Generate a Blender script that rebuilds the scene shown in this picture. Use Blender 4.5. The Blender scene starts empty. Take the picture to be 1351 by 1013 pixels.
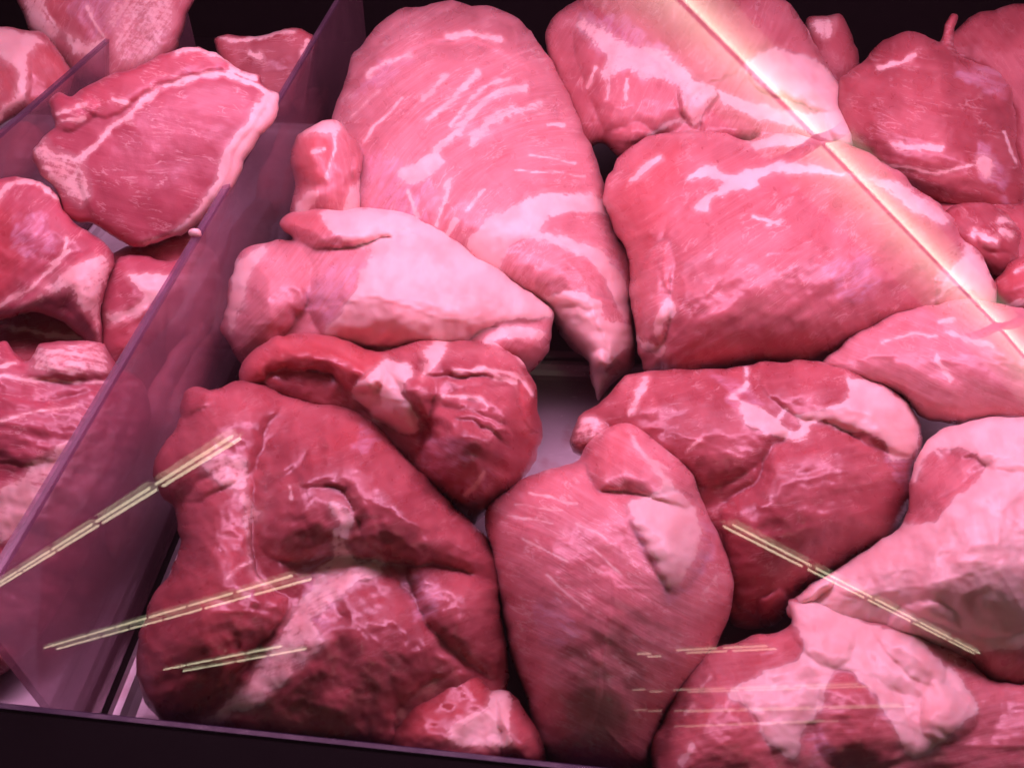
import bpy, math
import numpy as np
from mathutils import Matrix, Vector

# ------------------------------------------------------------------ camera
F, CX, CY = 1053.0, 675.5, 506.5                 # focal length and centre of the 1351x1013 photograph
CAM = np.array([0.0, 0.0, 0.40])
_p, _r = math.radians(42.0), math.radians(2.0)
FW = np.array([0, math.cos(_p), -math.sin(_p)])
_r0 = np.array([1.0, 0, 0]); _u0 = np.array([0, math.sin(_p), math.cos(_p)])
RI = _r0 * math.cos(_r) + _u0 * math.sin(_r)
UP = -_r0 * math.sin(_r) + _u0 * math.cos(_r)
scene = bpy.context.scene
col = scene.collection
cam_data = bpy.data.cameras.new('camera')
cam = bpy.data.objects.new('camera', cam_data)
col.objects.link(cam)
cam.matrix_world = Matrix(((RI[0], UP[0], -FW[0], CAM[0]), (RI[1], UP[1], -FW[1], CAM[1]),
                           (RI[2], UP[2], -FW[2], CAM[2]), (0, 0, 0, 1)))
cam_data.sensor_width = 36.0
cam_data.lens = 36.0 * F / 1351.0
cam_data.clip_start = 0.01
cam_data.clip_end = 300.0
cam_data.dof.use_dof = True
cam_data.dof.focus_distance = 0.62
cam_data.dof.aperture_fstop = 28.06 / 1000 / (2 * 0.0006)
scene.camera = cam

# ------------------------------------------------------------------ world, lamps, exposure
world = bpy.data.worlds.new('World')
scene.world = world
world.use_nodes = True
bg = world.node_tree.nodes['Background']
bg.inputs['Color'].default_value = (1.0, 0.42, 0.62, 1)
bg.inputs['Strength'].default_value = 0.045

def area(name, loc, target, sx, sy, power, color):
    d = bpy.data.lights.new(name, 'AREA')
    d.shape = 'RECTANGLE'; d.size = sx; d.size_y = sy; d.energy = power; d.color = color
    o = bpy.data.objects.new(name, d); col.objects.link(o)
    o.location = loc
    o.rotation_euler = (Vector(target) - Vector(loc)).to_track_quat('-Z', 'Y').to_euler()
    return o
PINK = (1.0, 0.42, 0.73)
# the case's own pink meat lamp: a long tube under the canopy, running along the counter
area('meat_lamp', (0.16, 0.465, 0.56), (0.16, 0.52, 0.0), 1.30, 0.10, 7.0, PINK)
# added soft pink fill from above the trays, to lift the shadows
area('overhead_fill', (0.10, 0.78, 0.80), (0.12, 0.42, 0.0), 1.60, 0.50, 5.2, (1.0, 0.43, 0.72))

# weak pink fill added inside the front glass, to redden and lift shadows
area('front_fill', (0.16, 0.385, 0.44), (0.16, 0.27, 0.0), 1.30, 0.03, 1.1, PINK)

scene.view_settings.view_transform = 'Standard'
scene.view_settings.look = 'None'
scene.view_settings.gamma = 1.0
scene.view_settings.exposure = 0.0
scene.view_settings.use_curve_mapping = False
scene.render.engine = 'CYCLES'
scene.cycles.max_bounces = 5
scene.cycles.diffuse_bounces = 3
scene.cycles.glossy_bounces = 3
scene.cycles.transparent_max_bounces = 16
scene.cycles.caustics_reflective = False
scene.cycles.caustics_refractive = False
scene.cycles.use_denoising = True
scene.cycles.sample_clamp_indirect = 6.0

# ------------------------------------------------------------------ geometry helpers
def ray(x, y):
    x = np.asarray(x, float); y = np.asarray(y, float)
    return FW + ((x - CX) / F)[..., None] * RI - ((y - CY) / F)[..., None] * UP

def at(x, y, z):
    d = ray(x, y); t = (z - CAM[2]) / d[2]
    return CAM + d * t

def smooth(pts, closed=True, n=5):
    P = np.array(pts, float); m = len(P); out = []
    rng = range(m) if closed else range(m - 1)
    for i in rng:
        if closed:
            a, b, c, d = P[(i - 1) % m], P[i], P[(i + 1) % m], P[(i + 2) % m]
        else:
            a, b, c, d = P[max(i - 1, 0)], P[i], P[i + 1], P[min(i + 2, m - 1)]
        for k in range(n):
            t = k / n
            out.append(0.5 * ((2 * b) + (c - a) * t + (2 * a - 5 * b + 4 * c - d) * t * t + (3 * b - a - 3 * c + d) * t ** 3))
    if not closed:
        out.append(P[-1])
    return np.array(out)

def seg_dist(X, Y, P, closed=True):
    """distance to a polyline, and inside test (negative inside) for closed ones"""
    d2 = np.full(X.shape, 1e18); inside = np.zeros(X.shape, bool)
    m = len(P)
    for i in range(m if closed else m - 1):
        ax, ay = P[i]; bx, by = P[(i + 1) % m]
        ex, ey = bx - ax, by - ay
        L = ex * ex + ey * ey + 1e-9
        t = np.clip(((X - ax) * ex + (Y - ay) * ey) / L, 0, 1)
        q = (X - ax - t * ex) ** 2 + (Y - ay - t * ey) ** 2
        np.minimum(d2, q, out=d2)
        if closed and ay != by:
            c = ((ay > Y) != (by > Y)) & (X < ex * (Y - ay) / (by - ay) + ax)
            inside ^= c
    d = np.sqrt(d2)
    return np.where(inside, -d, d) if closed else d

_rs = np.random.RandomState(7)
_G = _rs.rand(256, 256) * 2 * math.pi
_GX, _GY = np.cos(_G), np.sin(_G)
def noise(x, y):
    xi = np.floor(x).astype(int); yi = np.floor(y).astype(int)
    fx = x - xi; fy = y - yi
    u = fx * fx * fx * (fx * (fx * 6 - 15) + 10); v = fy * fy * fy * (fy * (fy * 6 - 15) + 10)
    def g(i, j):
        a, b = (xi + i) & 255, (yi + j) & 255
        return _GX[a, b] * (fx - i) + _GY[a, b] * (fy - j)
    return 1.5 * ((g(0, 0) * (1 - u) + g(1, 0) * u) * (1 - v) + (g(0, 1) * (1 - u) + g(1, 1) * u) * v)

def fbm(x, y, n=3):
    s = 0; a = 1.0
    for k in range(n):
        s = s + a * noise(x * 2 ** k + 17.3 * k, y * 2 ** k + 5.1 * k); a *= 0.5
    return s

def upsample(C, gx, gy, X, Y):
    fx = np.clip((X - gx[0]) / (gx[1] - gx[0]), 0, len(gx) - 1.001); fy = np.clip((Y - gy[0]) / (gy[1] - gy[0]), 0, len(gy) - 1.001)
    i = fx.astype(int); j = fy.astype(int); u = fx - i; v = fy - j
    return (C[j, i] * (1 - u) + C[j, i + 1] * u) * (1 - v) + (C[j + 1, i] * (1 - u) + C[j + 1, i + 1] * u) * v

def inflate(P, X, Y, sd=None, power=0.5):
    """pillow height 0..1 of the area inside polygon P at the points X, Y"""
    lo, hi = P.min(0), P.max(0)
    ext = max(hi - lo)
    st = max(ext / 70.0, 1.5)
    gx = np.arange(lo[0] - 3 * st, hi[0] + 4 * st, st); gy = np.arange(lo[1] - 3 * st, hi[1] + 4 * st, st)
    GX, GY = np.meshgrid(gx, gy)
    d = -seg_dist(GX, GY, P)
    ins = d > 0.25 * st
    u = np.where(ins, d * st * 3, 0.0)
    par = (np.add.outer(np.arange(len(gy)), np.arange(len(gx))) % 2).astype(bool)
    for it in range(220):
        for c in (par, ~par):
            s = np.zeros_like(u)
            s[1:-1, 1:-1] = (u[:-2, 1:-1] + u[2:, 1:-1] + u[1:-1, :-2] + u[1:-1, 2:] + st * st) * 0.25
            w = u + 1.85 * (s - u)
            u = np.where(c & ins, w, u)
    u = np.maximum(u, 0)
    r = np.where(ins, u / np.maximum(d, 0.25 * st), 0.0); known = ins.copy()
    for it in range(4):
        rp = np.pad(r, 1); kp = np.pad(known.astype(float), 1)
        sw = sum(kp[1 + a:kp.shape[0] - 1 + a, 1 + b:kp.shape[1] - 1 + b] for a in (-1, 0, 1) for b in (-1, 0, 1))
        sr = sum((rp * kp)[1 + a:kp.shape[0] - 1 + a, 1 + b:kp.shape[1] - 1 + b] for a in (-1, 0, 1) for b in (-1, 0, 1))
        new = (~known) & (sw > 0)
        r = np.where(new, sr / np.maximum(sw, 1), r); known |= new
    if sd is None:
        sd = seg_dist(X, Y, P)
    f = upsample(r, gx, gy, X, Y) * np.maximum(-sd, 0)
    return (f / max(f.max(), 1e-9)) ** power

def sstep(a, b, x):
    t = np.clip((x - a) / (b - a), 0, 1)
    return t * t * (3 - 2 * t)

# ------------------------------------------------------------------ materials
def new_mat(name):
    m = bpy.data.materials.new(name); m.use_nodes = True
    nt = m.node_tree; nt.nodes.clear()
    out = nt.nodes.new('ShaderNodeOutputMaterial')
    return m, nt, out
class NB:
    def __init__(s, nt): s.nt = nt
    def n(s, t, ins=None, **kw):
        k = s.nt.nodes.new('ShaderNode' + t)
        for a, b in kw.items(): setattr(k, a, b)
        for a, b in (ins or {}).items():
            if isinstance(b, bpy.types.NodeSocket): s.nt.links.new(b, k.inputs[a])
            else: k.inputs[a].default_value = b
        return k
    def math(s, op, a, b=None, c=None, clamp=False):
        ins = {0: a}
        if b is not None: ins[1] = b
        if c is not None: ins[2] = c
        return s.n('Math', ins, operation=op, use_clamp=clamp).outputs[0]
    def mix(s, f, a, b):
        k = s.n('Mix', {0: f}, data_type='RGBA')
        for i, v in ((6, a), (7, b)):
            if isinstance(v, bpy.types.NodeSocket): s.nt.links.new(v, k.inputs[i])
            else: k.inputs[i].default_value = (*v, 1)
        return k.outputs[2]
    def ramp(s, f, lo, hi):
        return s.n('MapRange', {0: f, 1: lo, 2: hi, 3: 0.0, 4: 1.0}, interpolation_type='SMOOTHSTEP').outputs[0]

def meat_material(name, dark, mid, pale, fatc=(0.80, 0.60, 0.55), rough=0.36, fibre=1.0):
    m, nt, out = new_mat(name); B = NB(nt)
    tone = B.n('Attribute', attribute_name='tone')
    fib = B.n('Attribute', attribute_name='fib')
    sep = B.n('SeparateColor', {0: tone.outputs['Color']})
    fat_a, sil_a, red_a, marb = sep.outputs[0], sep.outputs[1], sep.outputs[2], tone.outputs['Alpha']
    pos = B.n('TexCoord').outputs['Object']
    def nz(vec, scale, detail=3.0, rough_=0.55, sc=None, dist=0.0):
        if sc is not None:
            vec = B.n('Mapping', {'Vector': vec, 'Scale': sc}).outputs[0]
        return B.n('TexNoise', {'Vector': vec, 'Scale': scale, 'Detail': detail, 'Roughness': rough_, 'Distortion': dist}).outputs[0]
    fv = fib.outputs['Vector']
    var = B.n('Attribute', attribute_name='var')
    vs = B.n('SeparateColor', {0: var.outputs['Color']})
    blot, blot2, fatlow, fatmid = vs.outputs[0], vs.outputs[1], vs.outputs[2], var.outputs['Alpha']
    come = B.math('MULTIPLY_ADD', B.ramp(vs.outputs[2], 0.35, 0.65), 0.8, 0.3)
    f_fine = nz(fv, 1.0, 3.0, 0.6, (40, 1000, 1))          # single fibres
    f_bund = nz(fv, 1.0, 2.0, 0.5, (14, 330, 1))          # fibre bundles
    # lean colour
    c = B.mix(B.ramp(blot, 0.32, 0.68), dark, mid)
    c = B.mix(B.math('MULTIPLY', B.math('MULTIPLY', B.ramp(f_bund, 0.42, 0.72), 0.36 * fibre), come), c, pale)
    c = B.mix(B.math('MULTIPLY', B.math('MULTIPLY', B.ramp(f_fine, 0.35, 0.75), 0.30 * fibre), come), c, pale)
    c = B.mix(B.math('MULTIPLY', B.ramp(blot2, 0.50, 0.80), 0.14), c, pale)
    # marbling: thin broken pale threads that follow the fibres
    mv = nz(fv, 1.0, 5.0, 0.62, (34, 150, 1), dist=0.6)
    ridge = B.math('ABSOLUTE', B.math('SUBTRACT', mv, 0.5))
    thread = B.math('SUBTRACT', 1.0, B.ramp(ridge, 0.002, 0.022))
    patch = B.ramp(fatmid, 0.45, 0.62)
    thread = B.math('MULTIPLY', B.math('MULTIPLY', thread, patch), marb)
    c = B.mix(B.math('MULTIPLY', thread, 0.62), c, fatc)
    # red, moist lean
    c = B.mix(B.math('MULTIPLY', red_a, 0.5), c, (0.48, 0.075, 0.075))
    # silverskin
    sn = B.ramp(nz(fv, 1.0, 4.0, 0.6, (60, 200, 1), dist=1.0), 0.36, 0.66)
    silf = B.math('MULTIPLY', B.ramp(B.math('ADD', sil_a, B.math('MULTIPLY', B.math('SUBTRACT', blot2, 0.5), 0.9)), 0.3, 0.75), B.math('MULTIPLY_ADD', sn, 0.45, 0.10))
    c = B.mix(silf, c, (0.64, 0.42, 0.52))
    # fat
    edge = B.math('ADD', fat_a, B.math('MULTIPLY', B.math('SUBTRACT', nz(pos, 210.0, 4.0, 0.65), 0.5), 0.75))
    edge = B.math('ADD', edge, B.math('MULTIPLY', B.math('SUBTRACT', f_bund, 0.5), 0.55))
    fatf = B.ramp(edge, 0.36, 0.66)
    veil = B.math('MULTIPLY', B.ramp(fat_a, 0.05, 0.5), 0.25)
    fcol = B.mix(B.ramp(fatmid, 0.38, 0.75), fatc, tuple(v * k for v, k in zip(fatc, (0.93, 0.80, 0.80))))
    fcol = B.mix(B.math('MULTIPLY', B.ramp(fatlow, 0.50, 0.72), 0.45), fcol, tuple(v * k for v, k in zip(fatc, (0.88, 0.66, 0.68))))
    ff = B.math('MAXIMUM', fatf, veil)
    c = B.mix(ff, c, fcol)
    # relief
    h = B.math('MULTIPLY', f_fine, 0.25 * fibre)
    h = B.math('ADD', h, B.math('MULTIPLY', f_bund, 0.30 * fibre))
    h = B.math('MULTIPLY', h, B.math('SUBTRACT', 1.0, B.math('MULTIPLY', ff, 0.8)))
    h = B.math('ADD', h, B.math('MULTIPLY', blot2, 0.5))
    h = B.math('ADD', h, B.math('MULTIPLY', fatf, 0.2))
    h = B.math('ADD', h, B.math('MULTIPLY', nz(pos, 320.0, 3.0, 0.65), 0.35))
    bump = B.n('Bump', {'Strength': 0.5, 'Distance': 0.0007, 'Height': h}).outputs[0]
    ro = B.math('MULTIPLY_ADD', blot2, 0.45, rough - 0.26)
    ro = B.math('MULTIPLY_ADD', ff, 0.12, ro)
    bs = B.n('BsdfPrincipled', {'Base Color': c, 'Roughness': ro, 'Normal': bump, 'IOR': 1.40,
                                'Subsurface Weight': 0.5, 'Subsurface Radius': (1.0, 0.32, 0.25), 'Subsurface Scale': 0.008,
                                'Specular IOR Level': 0.5, 'Coat Weight': 0.22, 'Coat Roughness': 0.16, 'Coat Normal': bump})
    nt.links.new(bs.outputs[0], out.inputs[0])
    return m

M_PALE = meat_material('pale_pork', (0.48, 0.185, 0.195), (0.57, 0.245, 0.255), (0.69, 0.39, 0.39), fibre=1.25)
M_ROSE = meat_material('rose_pork', (0.54, 0.18, 0.195), (0.63, 0.24, 0.255), (0.74, 0.40, 0.40), fibre=1.15)
M_MID = meat_material('pork', (0.42, 0.13, 0.14), (0.52, 0.185, 0.195), (0.63, 0.30, 0.30), fibre=0.9)
M_DEEP = meat_material('deep_red_pork', (0.32, 0.075, 0.085), (0.42, 0.115, 0.125), (0.53, 0.21, 0.21), fibre=0.45)
M_CHOP = meat_material('cut_chop', (0.35, 0.075, 0.10), (0.43, 0.105, 0.135), (0.54, 0.20, 0.22), fibre=0.6, rough=0.42)

def plain(name, color, rough, metal=0.0, spec=0.5, noise_amt=0.15, scale=60.0, bump=0.0, coat=0.0):
    m, nt, out = new_mat(name); B = NB(nt)
    pos = B.n('TexCoord').outputs['Object']
    nzv = B.n('TexNoise', {'Vector': pos, 'Scale': scale, 'Detail': 4.0}).outputs[0]
    c = B.mix(nzv, tuple(v * (1 - noise_amt) for v in color), tuple(min(1, v * (1 + noise_amt)) for v in color))
    r = B.math('MULTIPLY_ADD', nzv, 0.2, rough - 0.1)
    ins = {'Base Color': c, 'Roughness': r, 'Metallic': metal, 'Specular IOR Level': spec, 'Coat Weight': coat}
    if bump:
        ins['Normal'] = B.n('Bump', {'Strength': bump, 'Distance': 0.001, 'Height': nzv}).outputs[0]
    bs = B.n('BsdfPrincipled', ins)
    nt.links.new(bs.outputs[0], out.inputs[0])
    return m

def steel_mat():
    m, nt, out = new_mat('scratched_steel'); B = NB(nt)
    pos = B.n('TexCoord').outputs['Object']
    streak = B.n('TexNoise', {'Vector': B.n('Mapping', {'Vector': pos, 'Scale': (600, 14, 10)}).outputs[0], 'Scale': 1.0, 'Detail': 3.0}).outputs[0]
    sc = None
    for rot, ph in ((0.5, 0.0), (1.5, 3.0), (2.4, 7.0)):                       # thin curved scratches
        v = B.n('Mapping', {'Vector': pos, 'Rotation': (0, 0, rot), 'Location': (ph, ph, 0), 'Scale': (26, 170, 1)}).outputs[0]
        w = B.n('TexNoise', {'Vector': v, 'Scale': 1.0, 'Detail': 1.0, 'Distortion': 0.6}).outputs[0]
        k = B.math('SUBTRACT', 1.0, B.ramp(B.math('ABSOLUTE', B.math('SUBTRACT', w, 0.5)), 0.0, 0.006))
        k = B.math('MULTIPLY', k, B.ramp(B.n('TexNoise', {'Vector': pos, 'Scale': 31.0 + 9 * ph, 'Detail': 1.0}).outputs[0], 0.55, 0.6))
        sc = k if sc is None else B.math('MAXIMUM', sc, k)
    blot = B.n('TexNoise', {'Vector': pos, 'Scale': 45.0, 'Detail': 5.0, 'Roughness': 0.7}).outputs[0]
    c = B.mix(blot, (0.40, 0.40, 0.42), (0.54, 0.53, 0.55))
    c = B.mix(B.math('MULTIPLY', sc, 0.6), c, (0.85, 0.85, 0.86))
    juice = B.n('TexNoise', {'Vector': pos, 'Scale': 19.0, 'Detail': 4.0, 'Roughness': 0.55}).outputs[0]
    c = B.mix(B.math('MULTIPLY', B.ramp(juice, 0.54, 0.66), 0.5), c, (0.34, 0.12, 0.12))
    r = B.math('ADD', B.math('MULTIPLY_ADD', streak, 0.15, 0.34), B.math('MULTIPLY', blot, 0.15))
    hgt = B.math('ADD', B.math('MULTIPLY', streak, 0.3), B.math('MULTIPLY', sc, -0.8))
    bm = B.n('Bump', {'Strength': 0.25, 'Distance': 0.0005, 'Height': hgt}).outputs[0]
    bs = B.n('BsdfPrincipled', {'Base Color': c, 'Metallic': 0.45, 'Roughness': r, 'Normal': bm})
    nt.links.new(bs.outputs[0], out.inputs[0])
    return m
M_STEEL = steel_mat()
M_BLACK = plain('black_plastic', (0.003, 0.0025, 0.003), 0.7, spec=0.05, noise_amt=0.3)
M_DARK = plain('dark_panel', (0.008, 0.005, 0.006), 0.7, spec=0.1, noise_amt=0.3)
M_RIM_HIGHLIGHT = plain('violet_rim_highlight', (0.020, 0.010, 0.035), 0.5, noise_amt=0.3, scale=140.0)

def clear_mat(name, tint, haze, haze_col, rough, smear=0.0, ior=1.49, frost=0.0):
    """thin clear sheet: fresnel reflection over a tinted see-through body with a little haze in it"""
    m, nt, out = new_mat(name); B = NB(nt)
    tr = B.n('BsdfTransparent', {0: (*tint, 1)})
    if frost:
        rf = B.n('BsdfRefraction', {'Color': (*tint, 1), 'Roughness': 0.12, 'IOR': 1.3})
        tr = B.n('MixShader', {0: frost, 1: tr.outputs[0], 2: rf.outputs[0]})
    df = B.n('BsdfDiffuse', {0: (*haze_col, 1)})
    tl = B.n('BsdfTranslucent', {0: (*haze_col, 1)})
    gl = B.n('BsdfGlossy', {'Color': (1, 1, 1, 1), 'Roughness': rough})
    pos = B.n('TexCoord').outputs['Object']
    nzv = B.n('TexNoise', {'Vector': pos, 'Scale': 22.0, 'Detail': 5.0, 'Roughness': 0.6}).outputs[0]
    hz = B.n('MixShader', {0: 0.5, 1: df.outputs[0], 2: tl.outputs[0]})
    fac = B.math('MULTIPLY', B.ramp(nzv, 0.2, 0.8), smear)
    b1 = B.n('MixShader', {0: B.math('ADD', fac, haze), 1: tr.outputs[0], 2: hz.outputs[0]})
    g = B.n('NewGeometry')
    cs = B.math('ABSOLUTE', B.n('VectorMath', {0: g.outputs['Incoming'], 1: g.outputs['Normal']}, operation='DOT_PRODUCT').outputs['Value'])
    r0 = ((ior - 1) / (ior + 1)) ** 2
    fr = B.math('MULTIPLY_ADD', B.math('POWER', B.math('SUBTRACT', 1.0, cs), 5.0), 1 - r0, r0)   # thin sheet: same from both sides
    b2 = B.n('MixShader', {0: fr, 1: b1.outputs[0], 2: gl.outputs[0]})
    nt.links.new(b2.outputs[0], out.inputs[0])
    return m
M_GLASS = clear_mat('case_glass', (0.97, 0.97, 0.97), 0.0, (0.6, 0.6, 0.6), 0.0, 0.0, 1.5)
M_ACRYL = clear_mat('clear_acrylic', (0.95, 0.88, 0.93), 0.19, (0.80, 0.44, 0.54), 0.10, 0.12, frost=0.3)
M_EDGE = clear_mat('acrylic_edge', (0.72, 0.56, 0.68), 0.14, (0.58, 0.44, 0.58), 0.2, 0.15)

def glow_mat(name, color, strength):
    m, nt, out = new_mat(name); B = NB(nt)
    e = B.n('Emission', {0: (*color, 1), 1: strength})
    nt.links.new(e.outputs[0], out.inputs[0])
    m.cycles.emission_sampling = 'NONE'
    return m

# ------------------------------------------------------------------ object helpers
def mesh_obj(name, verts, faces, mat, parent=None, origin=None, smooth_=False):
    me = bpy.data.meshes.new(name)
    v = np.array(verts, float)
    if origin is not None: v = v - np.array(origin)
    me.from_pydata([tuple(p) for p in v], [], faces)
    me.materials.append(mat)
    if smooth_:
        me.polygons.foreach_set('use_smooth', [True] * len(me.polygons))
    o = bpy.data.objects.new(name, me); col.objects.link(o)
    if origin is not None: o.location = origin
    if parent: o.parent = parent
    return o
def tag(o, label=None, cat=None, group=None, kind=None):
    if label: o['label'] = label
    if cat: o['category'] = cat
    if group: o['group'] = group
    if kind: o['kind'] = kind
    return o
BOXF = [(0, 3, 2, 1), (4, 5, 6, 7), (0, 1, 5, 4), (1, 2, 6, 5), (2, 3, 7, 6), (3, 0, 4, 7)]
def box_verts(x0, x1, y0, y1, z0, z1):
    return [(x0, y0, z0), (x1, y0, z0), (x1, y1, z0), (x0, y1, z0), (x0, y0, z1), (x1, y0, z1), (x1, y1, z1), (x0, y1, z1)]
def box(name, x0, x1, y0, y1, z0, z1, mat, parent=None, origin=None, bevel=0.0):
    o = mesh_obj(name, box_verts(x0, x1, y0, y1, z0, z1), BOXF, mat, parent, origin)
    if bevel:
        b = o.modifiers.new('bevel', 'BEVEL'); b.width = bevel; b.segments = 2
    return o

STEP = 2.5
GLASS_P = np.array([0, 0.08, 0.03]); GLASS_N = np.array([0, -0.834, 0.552]); GLASS_N = GLASS_N / np.linalg.norm(GLASS_N)
def piece(name, label, cat, outline, anchor, tilt, B, mat, side=0.0, Bb=None, power=0.45, lobes=(), creases=(), fat=(), streaks=(),
          silver=(), red=(), marb=0.4, fib=0.0, fibc=None, rough=1.0, group=None, parts=(), seed=0, ragged=1.0, bundle=1.0, floor=0.003, fatraise=0.0012, step=STEP):
    """A cut of meat. Its outline is laid on a tilted plane through the anchor, then swelled to both sides, lobes and folds added."""
    P = smooth(outline)
    P = P + np.stack([4.0 * fbm(P[:, 0] / 34 + seed, P[:, 1] / 34 + 1.7, 3), 4.0 * fbm(P[:, 0] / 34 + 9.1, P[:, 1] / 34 + seed, 3)], -1) * ragged
    lo, hi = P.min(0) - 2 * step, P.max(0) + 2 * step
    gx = np.arange(lo[0], hi[0] + step, step); gy = np.arange(lo[1], hi[1] + step, step)
    X, Y = np.meshgrid(gx, gy)
    sd = seg_dist(X, Y, P)
    gsy, gsx = np.gradient(sd, step)
    gl = np.hypot(gsx, gsy) + 1e-6
    edge = sd > -0.4 * step
    ins_ = ~edge
    cell = ins_[:-1, :-1] | ins_[1:, :-1] | ins_[:-1, 1:] | ins_[1:, 1:]     # every cell that reaches inside; its outer corners slide onto the rim
    keepv = sd < 2.0 * step
    X = np.where(edge & keepv, X - sd * gsx / gl, X); Y = np.where(edge & keepv, Y - sd * gsy / gl, Y)
    sdn = np.where(edge, 0.0, sd)
    for k_ in (1,):                                 # rows of vertices that follow the rim
        ly = (sd <= -(k_ - 0.6) * step) & (sd > -(k_ + 0.4) * step)
        tg = 0.5 * sd - 0.5 * (k_ - 0.12) * step
        X = np.where(ly, X - (sd - tg) * gsx / gl, X); Y = np.where(ly, Y - (sd - tg) * gsy / gl, Y); sdn = np.where(ly, tg, sdn)
    I = inflate(P, X, Y, sdn, power)
    I = np.where(edge, 0, I)
    s = seed * 31.7
    h = B * I
    def local(Pp, m):
        l, hh = Pp.min(0) - m, Pp.max(0) + m
        i0, i1 = np.searchsorted(gx, [l[0], hh[0]]); j0, j1 = np.searchsorted(gy, [l[1], hh[1]])
        i0, j0 = max(i0 - 1, 0), max(j0 - 1, 0); i1, j1 = min(i1 + 1, len(gx)), min(j1 + 1, len(gy))
        return (slice(j0, j1), slice(i0, i1)) if i1 > i0 and j1 > j0 else None
    damp = sstep(0.0, 0.25, I)
    for L in lobes:
        Q = smooth(L[0]); sl = local(Q, 6)
        if sl is None: continue
        wx = X[sl] + 3.0 * noise(X[sl] / 17 + s, Y[sl] / 17); wy = Y[sl] + 3.0 * noise(X[sl] / 17, Y[sl] / 17 + s)
        pw = L[2] if len(L) > 2 else 0.72
        h[sl] += L[1] * inflate(Q, wx, wy, None, pw) * np.minimum(1, damp[sl] + 0.15) * (I[sl] > 0)
    for poly, w, dep in creases:
        Q = smooth(poly, False); sl = local(Q, 3.5 * w)
        if sl is None: continue
        wx = X[sl] + 0.6 * w * noise(X[sl] / (5 * w) + s, Y[sl] / (5 * w)); wy = Y[sl] + 0.6 * w * noise(X[sl] / (5 * w), Y[sl] / (5 * w) + s + 9)
        d = seg_dist(wx, wy, Q, False)
        h[sl] -= 0.42 * dep * np.exp(-(d / (1.5 * w)) ** 2) * (0.75 + 0.5 * noise(X[sl] / 23 + s, Y[sl] / 23)) * damp[sl]
    def mask(items, soft, warp):
        M = np.zeros_like(h)
        for it in items:
            wt = 1.0
            if isinstance(it, tuple) and len(it) == 2 and isinstance(it[1], float) and isinstance(it[0], list):
                it, wt = it
            Q = smooth(it); sl = local(Q, 4 * soft + warp)
            if sl is None: continue
            wx = X[sl] + warp * fbm(X[sl] / 30 + s, Y[sl] / 30); wy = Y[sl] + warp * fbm(X[sl] / 30 + 3.3, Y[sl] / 30 + s)
            M[sl] = np.maximum(M[sl], wt * sstep(soft, -soft, seg_dist(wx, wy, Q)))
        return M
    FT = mask(fat, 10.0, 5.0)
    FP = FT.copy()
    for poly, w in streaks:
        Q = smooth(poly, False); sl = local(Q, 4 * w + 6)
        if sl is None: continue
        wx = X[sl] + 3.0 * noise(X[sl] / 30 + s, Y[sl] / 30); wy = Y[sl] + 3.0 * noise(X[sl] / 30 + 3.3, Y[sl] / 30 + s)
        wv = w * (0.8 + 0.7 * noise(X[sl] / 13, Y[sl] / 13 + s)) + 0.6
        FT[sl] = np.maximum(FT[sl], 0.70 * sstep(2.2, 0.0, seg_dist(wx, wy, Q, False) / np.maximum(wv, 0.5)))
    SV = mask(silver, 20.0, 8.0)
    RD = mask(red, 14.0, 8.0)
    h += fatraise * FP * damp
    h += damp * rough * (0.0036 * fbm(X / 80 + s, Y / 80, 2) + 0.0007 * fbm(X / 21 + s, Y / 21 + 4, 2) + 0.00012 * fbm(X / 8 + s, Y / 8, 2))
    k = 0.00052
    if fibc is not None:
        rr = np.hypot(X - fibc[0], Y - fibc[1]); ph = np.arctan2(Y - fibc[1], X - fibc[0])
        al, ac = ph * 260.0, rr
    else:
        a = math.radians(fib)
        al = X * math.cos(a) + Y * math.sin(a); ac = -X * math.sin(a) + Y * math.cos(a)
    ac = ac + 9.0 * noise(X / 140 + s, Y / 140) + 1.2 * noise(X / 40, Y / 40 + s)
    h += damp * bundle * (0.0013 * noise(al / 170 + s, ac / 30) + 0.0006 * noise(al / 90, ac / 13 + s)) * (1 - 0.7 * FP)
    h = np.where(edge, 0, np.maximum(h, 0.02 * B * I))
    # plane
    ax, ay, az = anchor
    A = at(ax, ay, az); t_, s_ = math.radians(tilt), math.radians(side)
    N = np.array([math.sin(s_) * math.cos(t_), -math.sin(t_), math.cos(t_) * math.cos(s_)]); N /= np.linalg.norm(N)
    D = ray(X, Y); Dl = np.linalg.norm(D, axis=-1, keepdims=True); D = D / Dl
    t0 = ((A - CAM) @ N) / (D @ N)
    tf = t0 - h
    Bk = (B if Bb is None else Bb)
    tb = t0 + Bk * np.where(edge, 0, I)
    tfl = (floor - CAM[2]) / D[..., 2]
    tb = np.where(tb > tfl, np.maximum(tfl, np.minimum(t0, tb)), tb)
    # keep clear of the front glass
    vf = CAM + D * tf[..., None]; vb = CAM + D * tb[..., None]
    used = np.zeros_like(keepv)
    for a, b in ((0, 0), (0, 1), (1, 0), (1, 1)):
        used[a:a + cell.shape[0], b:b + cell.shape[1]] |= cell
    idf = np.full(X.shape, -1); idf[used] = np.arange(used.sum())
    inner = used & ~edge
    idb = idf.copy(); idb[inner] = used.sum() + np.arange(inner.sum())
    V = np.concatenate([vf[used], vb[inner]])
    def quads(ix):
        return np.stack([ix[:-1, :-1], ix[1:, :-1], ix[1:, 1:], ix[:-1, 1:]], -1)[cell]
    QF, QB = quads(idf), quads(idb)[:, ::-1]
    cl = (V - GLASS_P) @ GLASS_N
    if cl.max() > -0.004: print('GLASS', name, round(float(cl.max()), 4))
    if V[:, 2].min() < 0: print('UNDER', name, round(float(V[:, 2].min()), 4))
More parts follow.
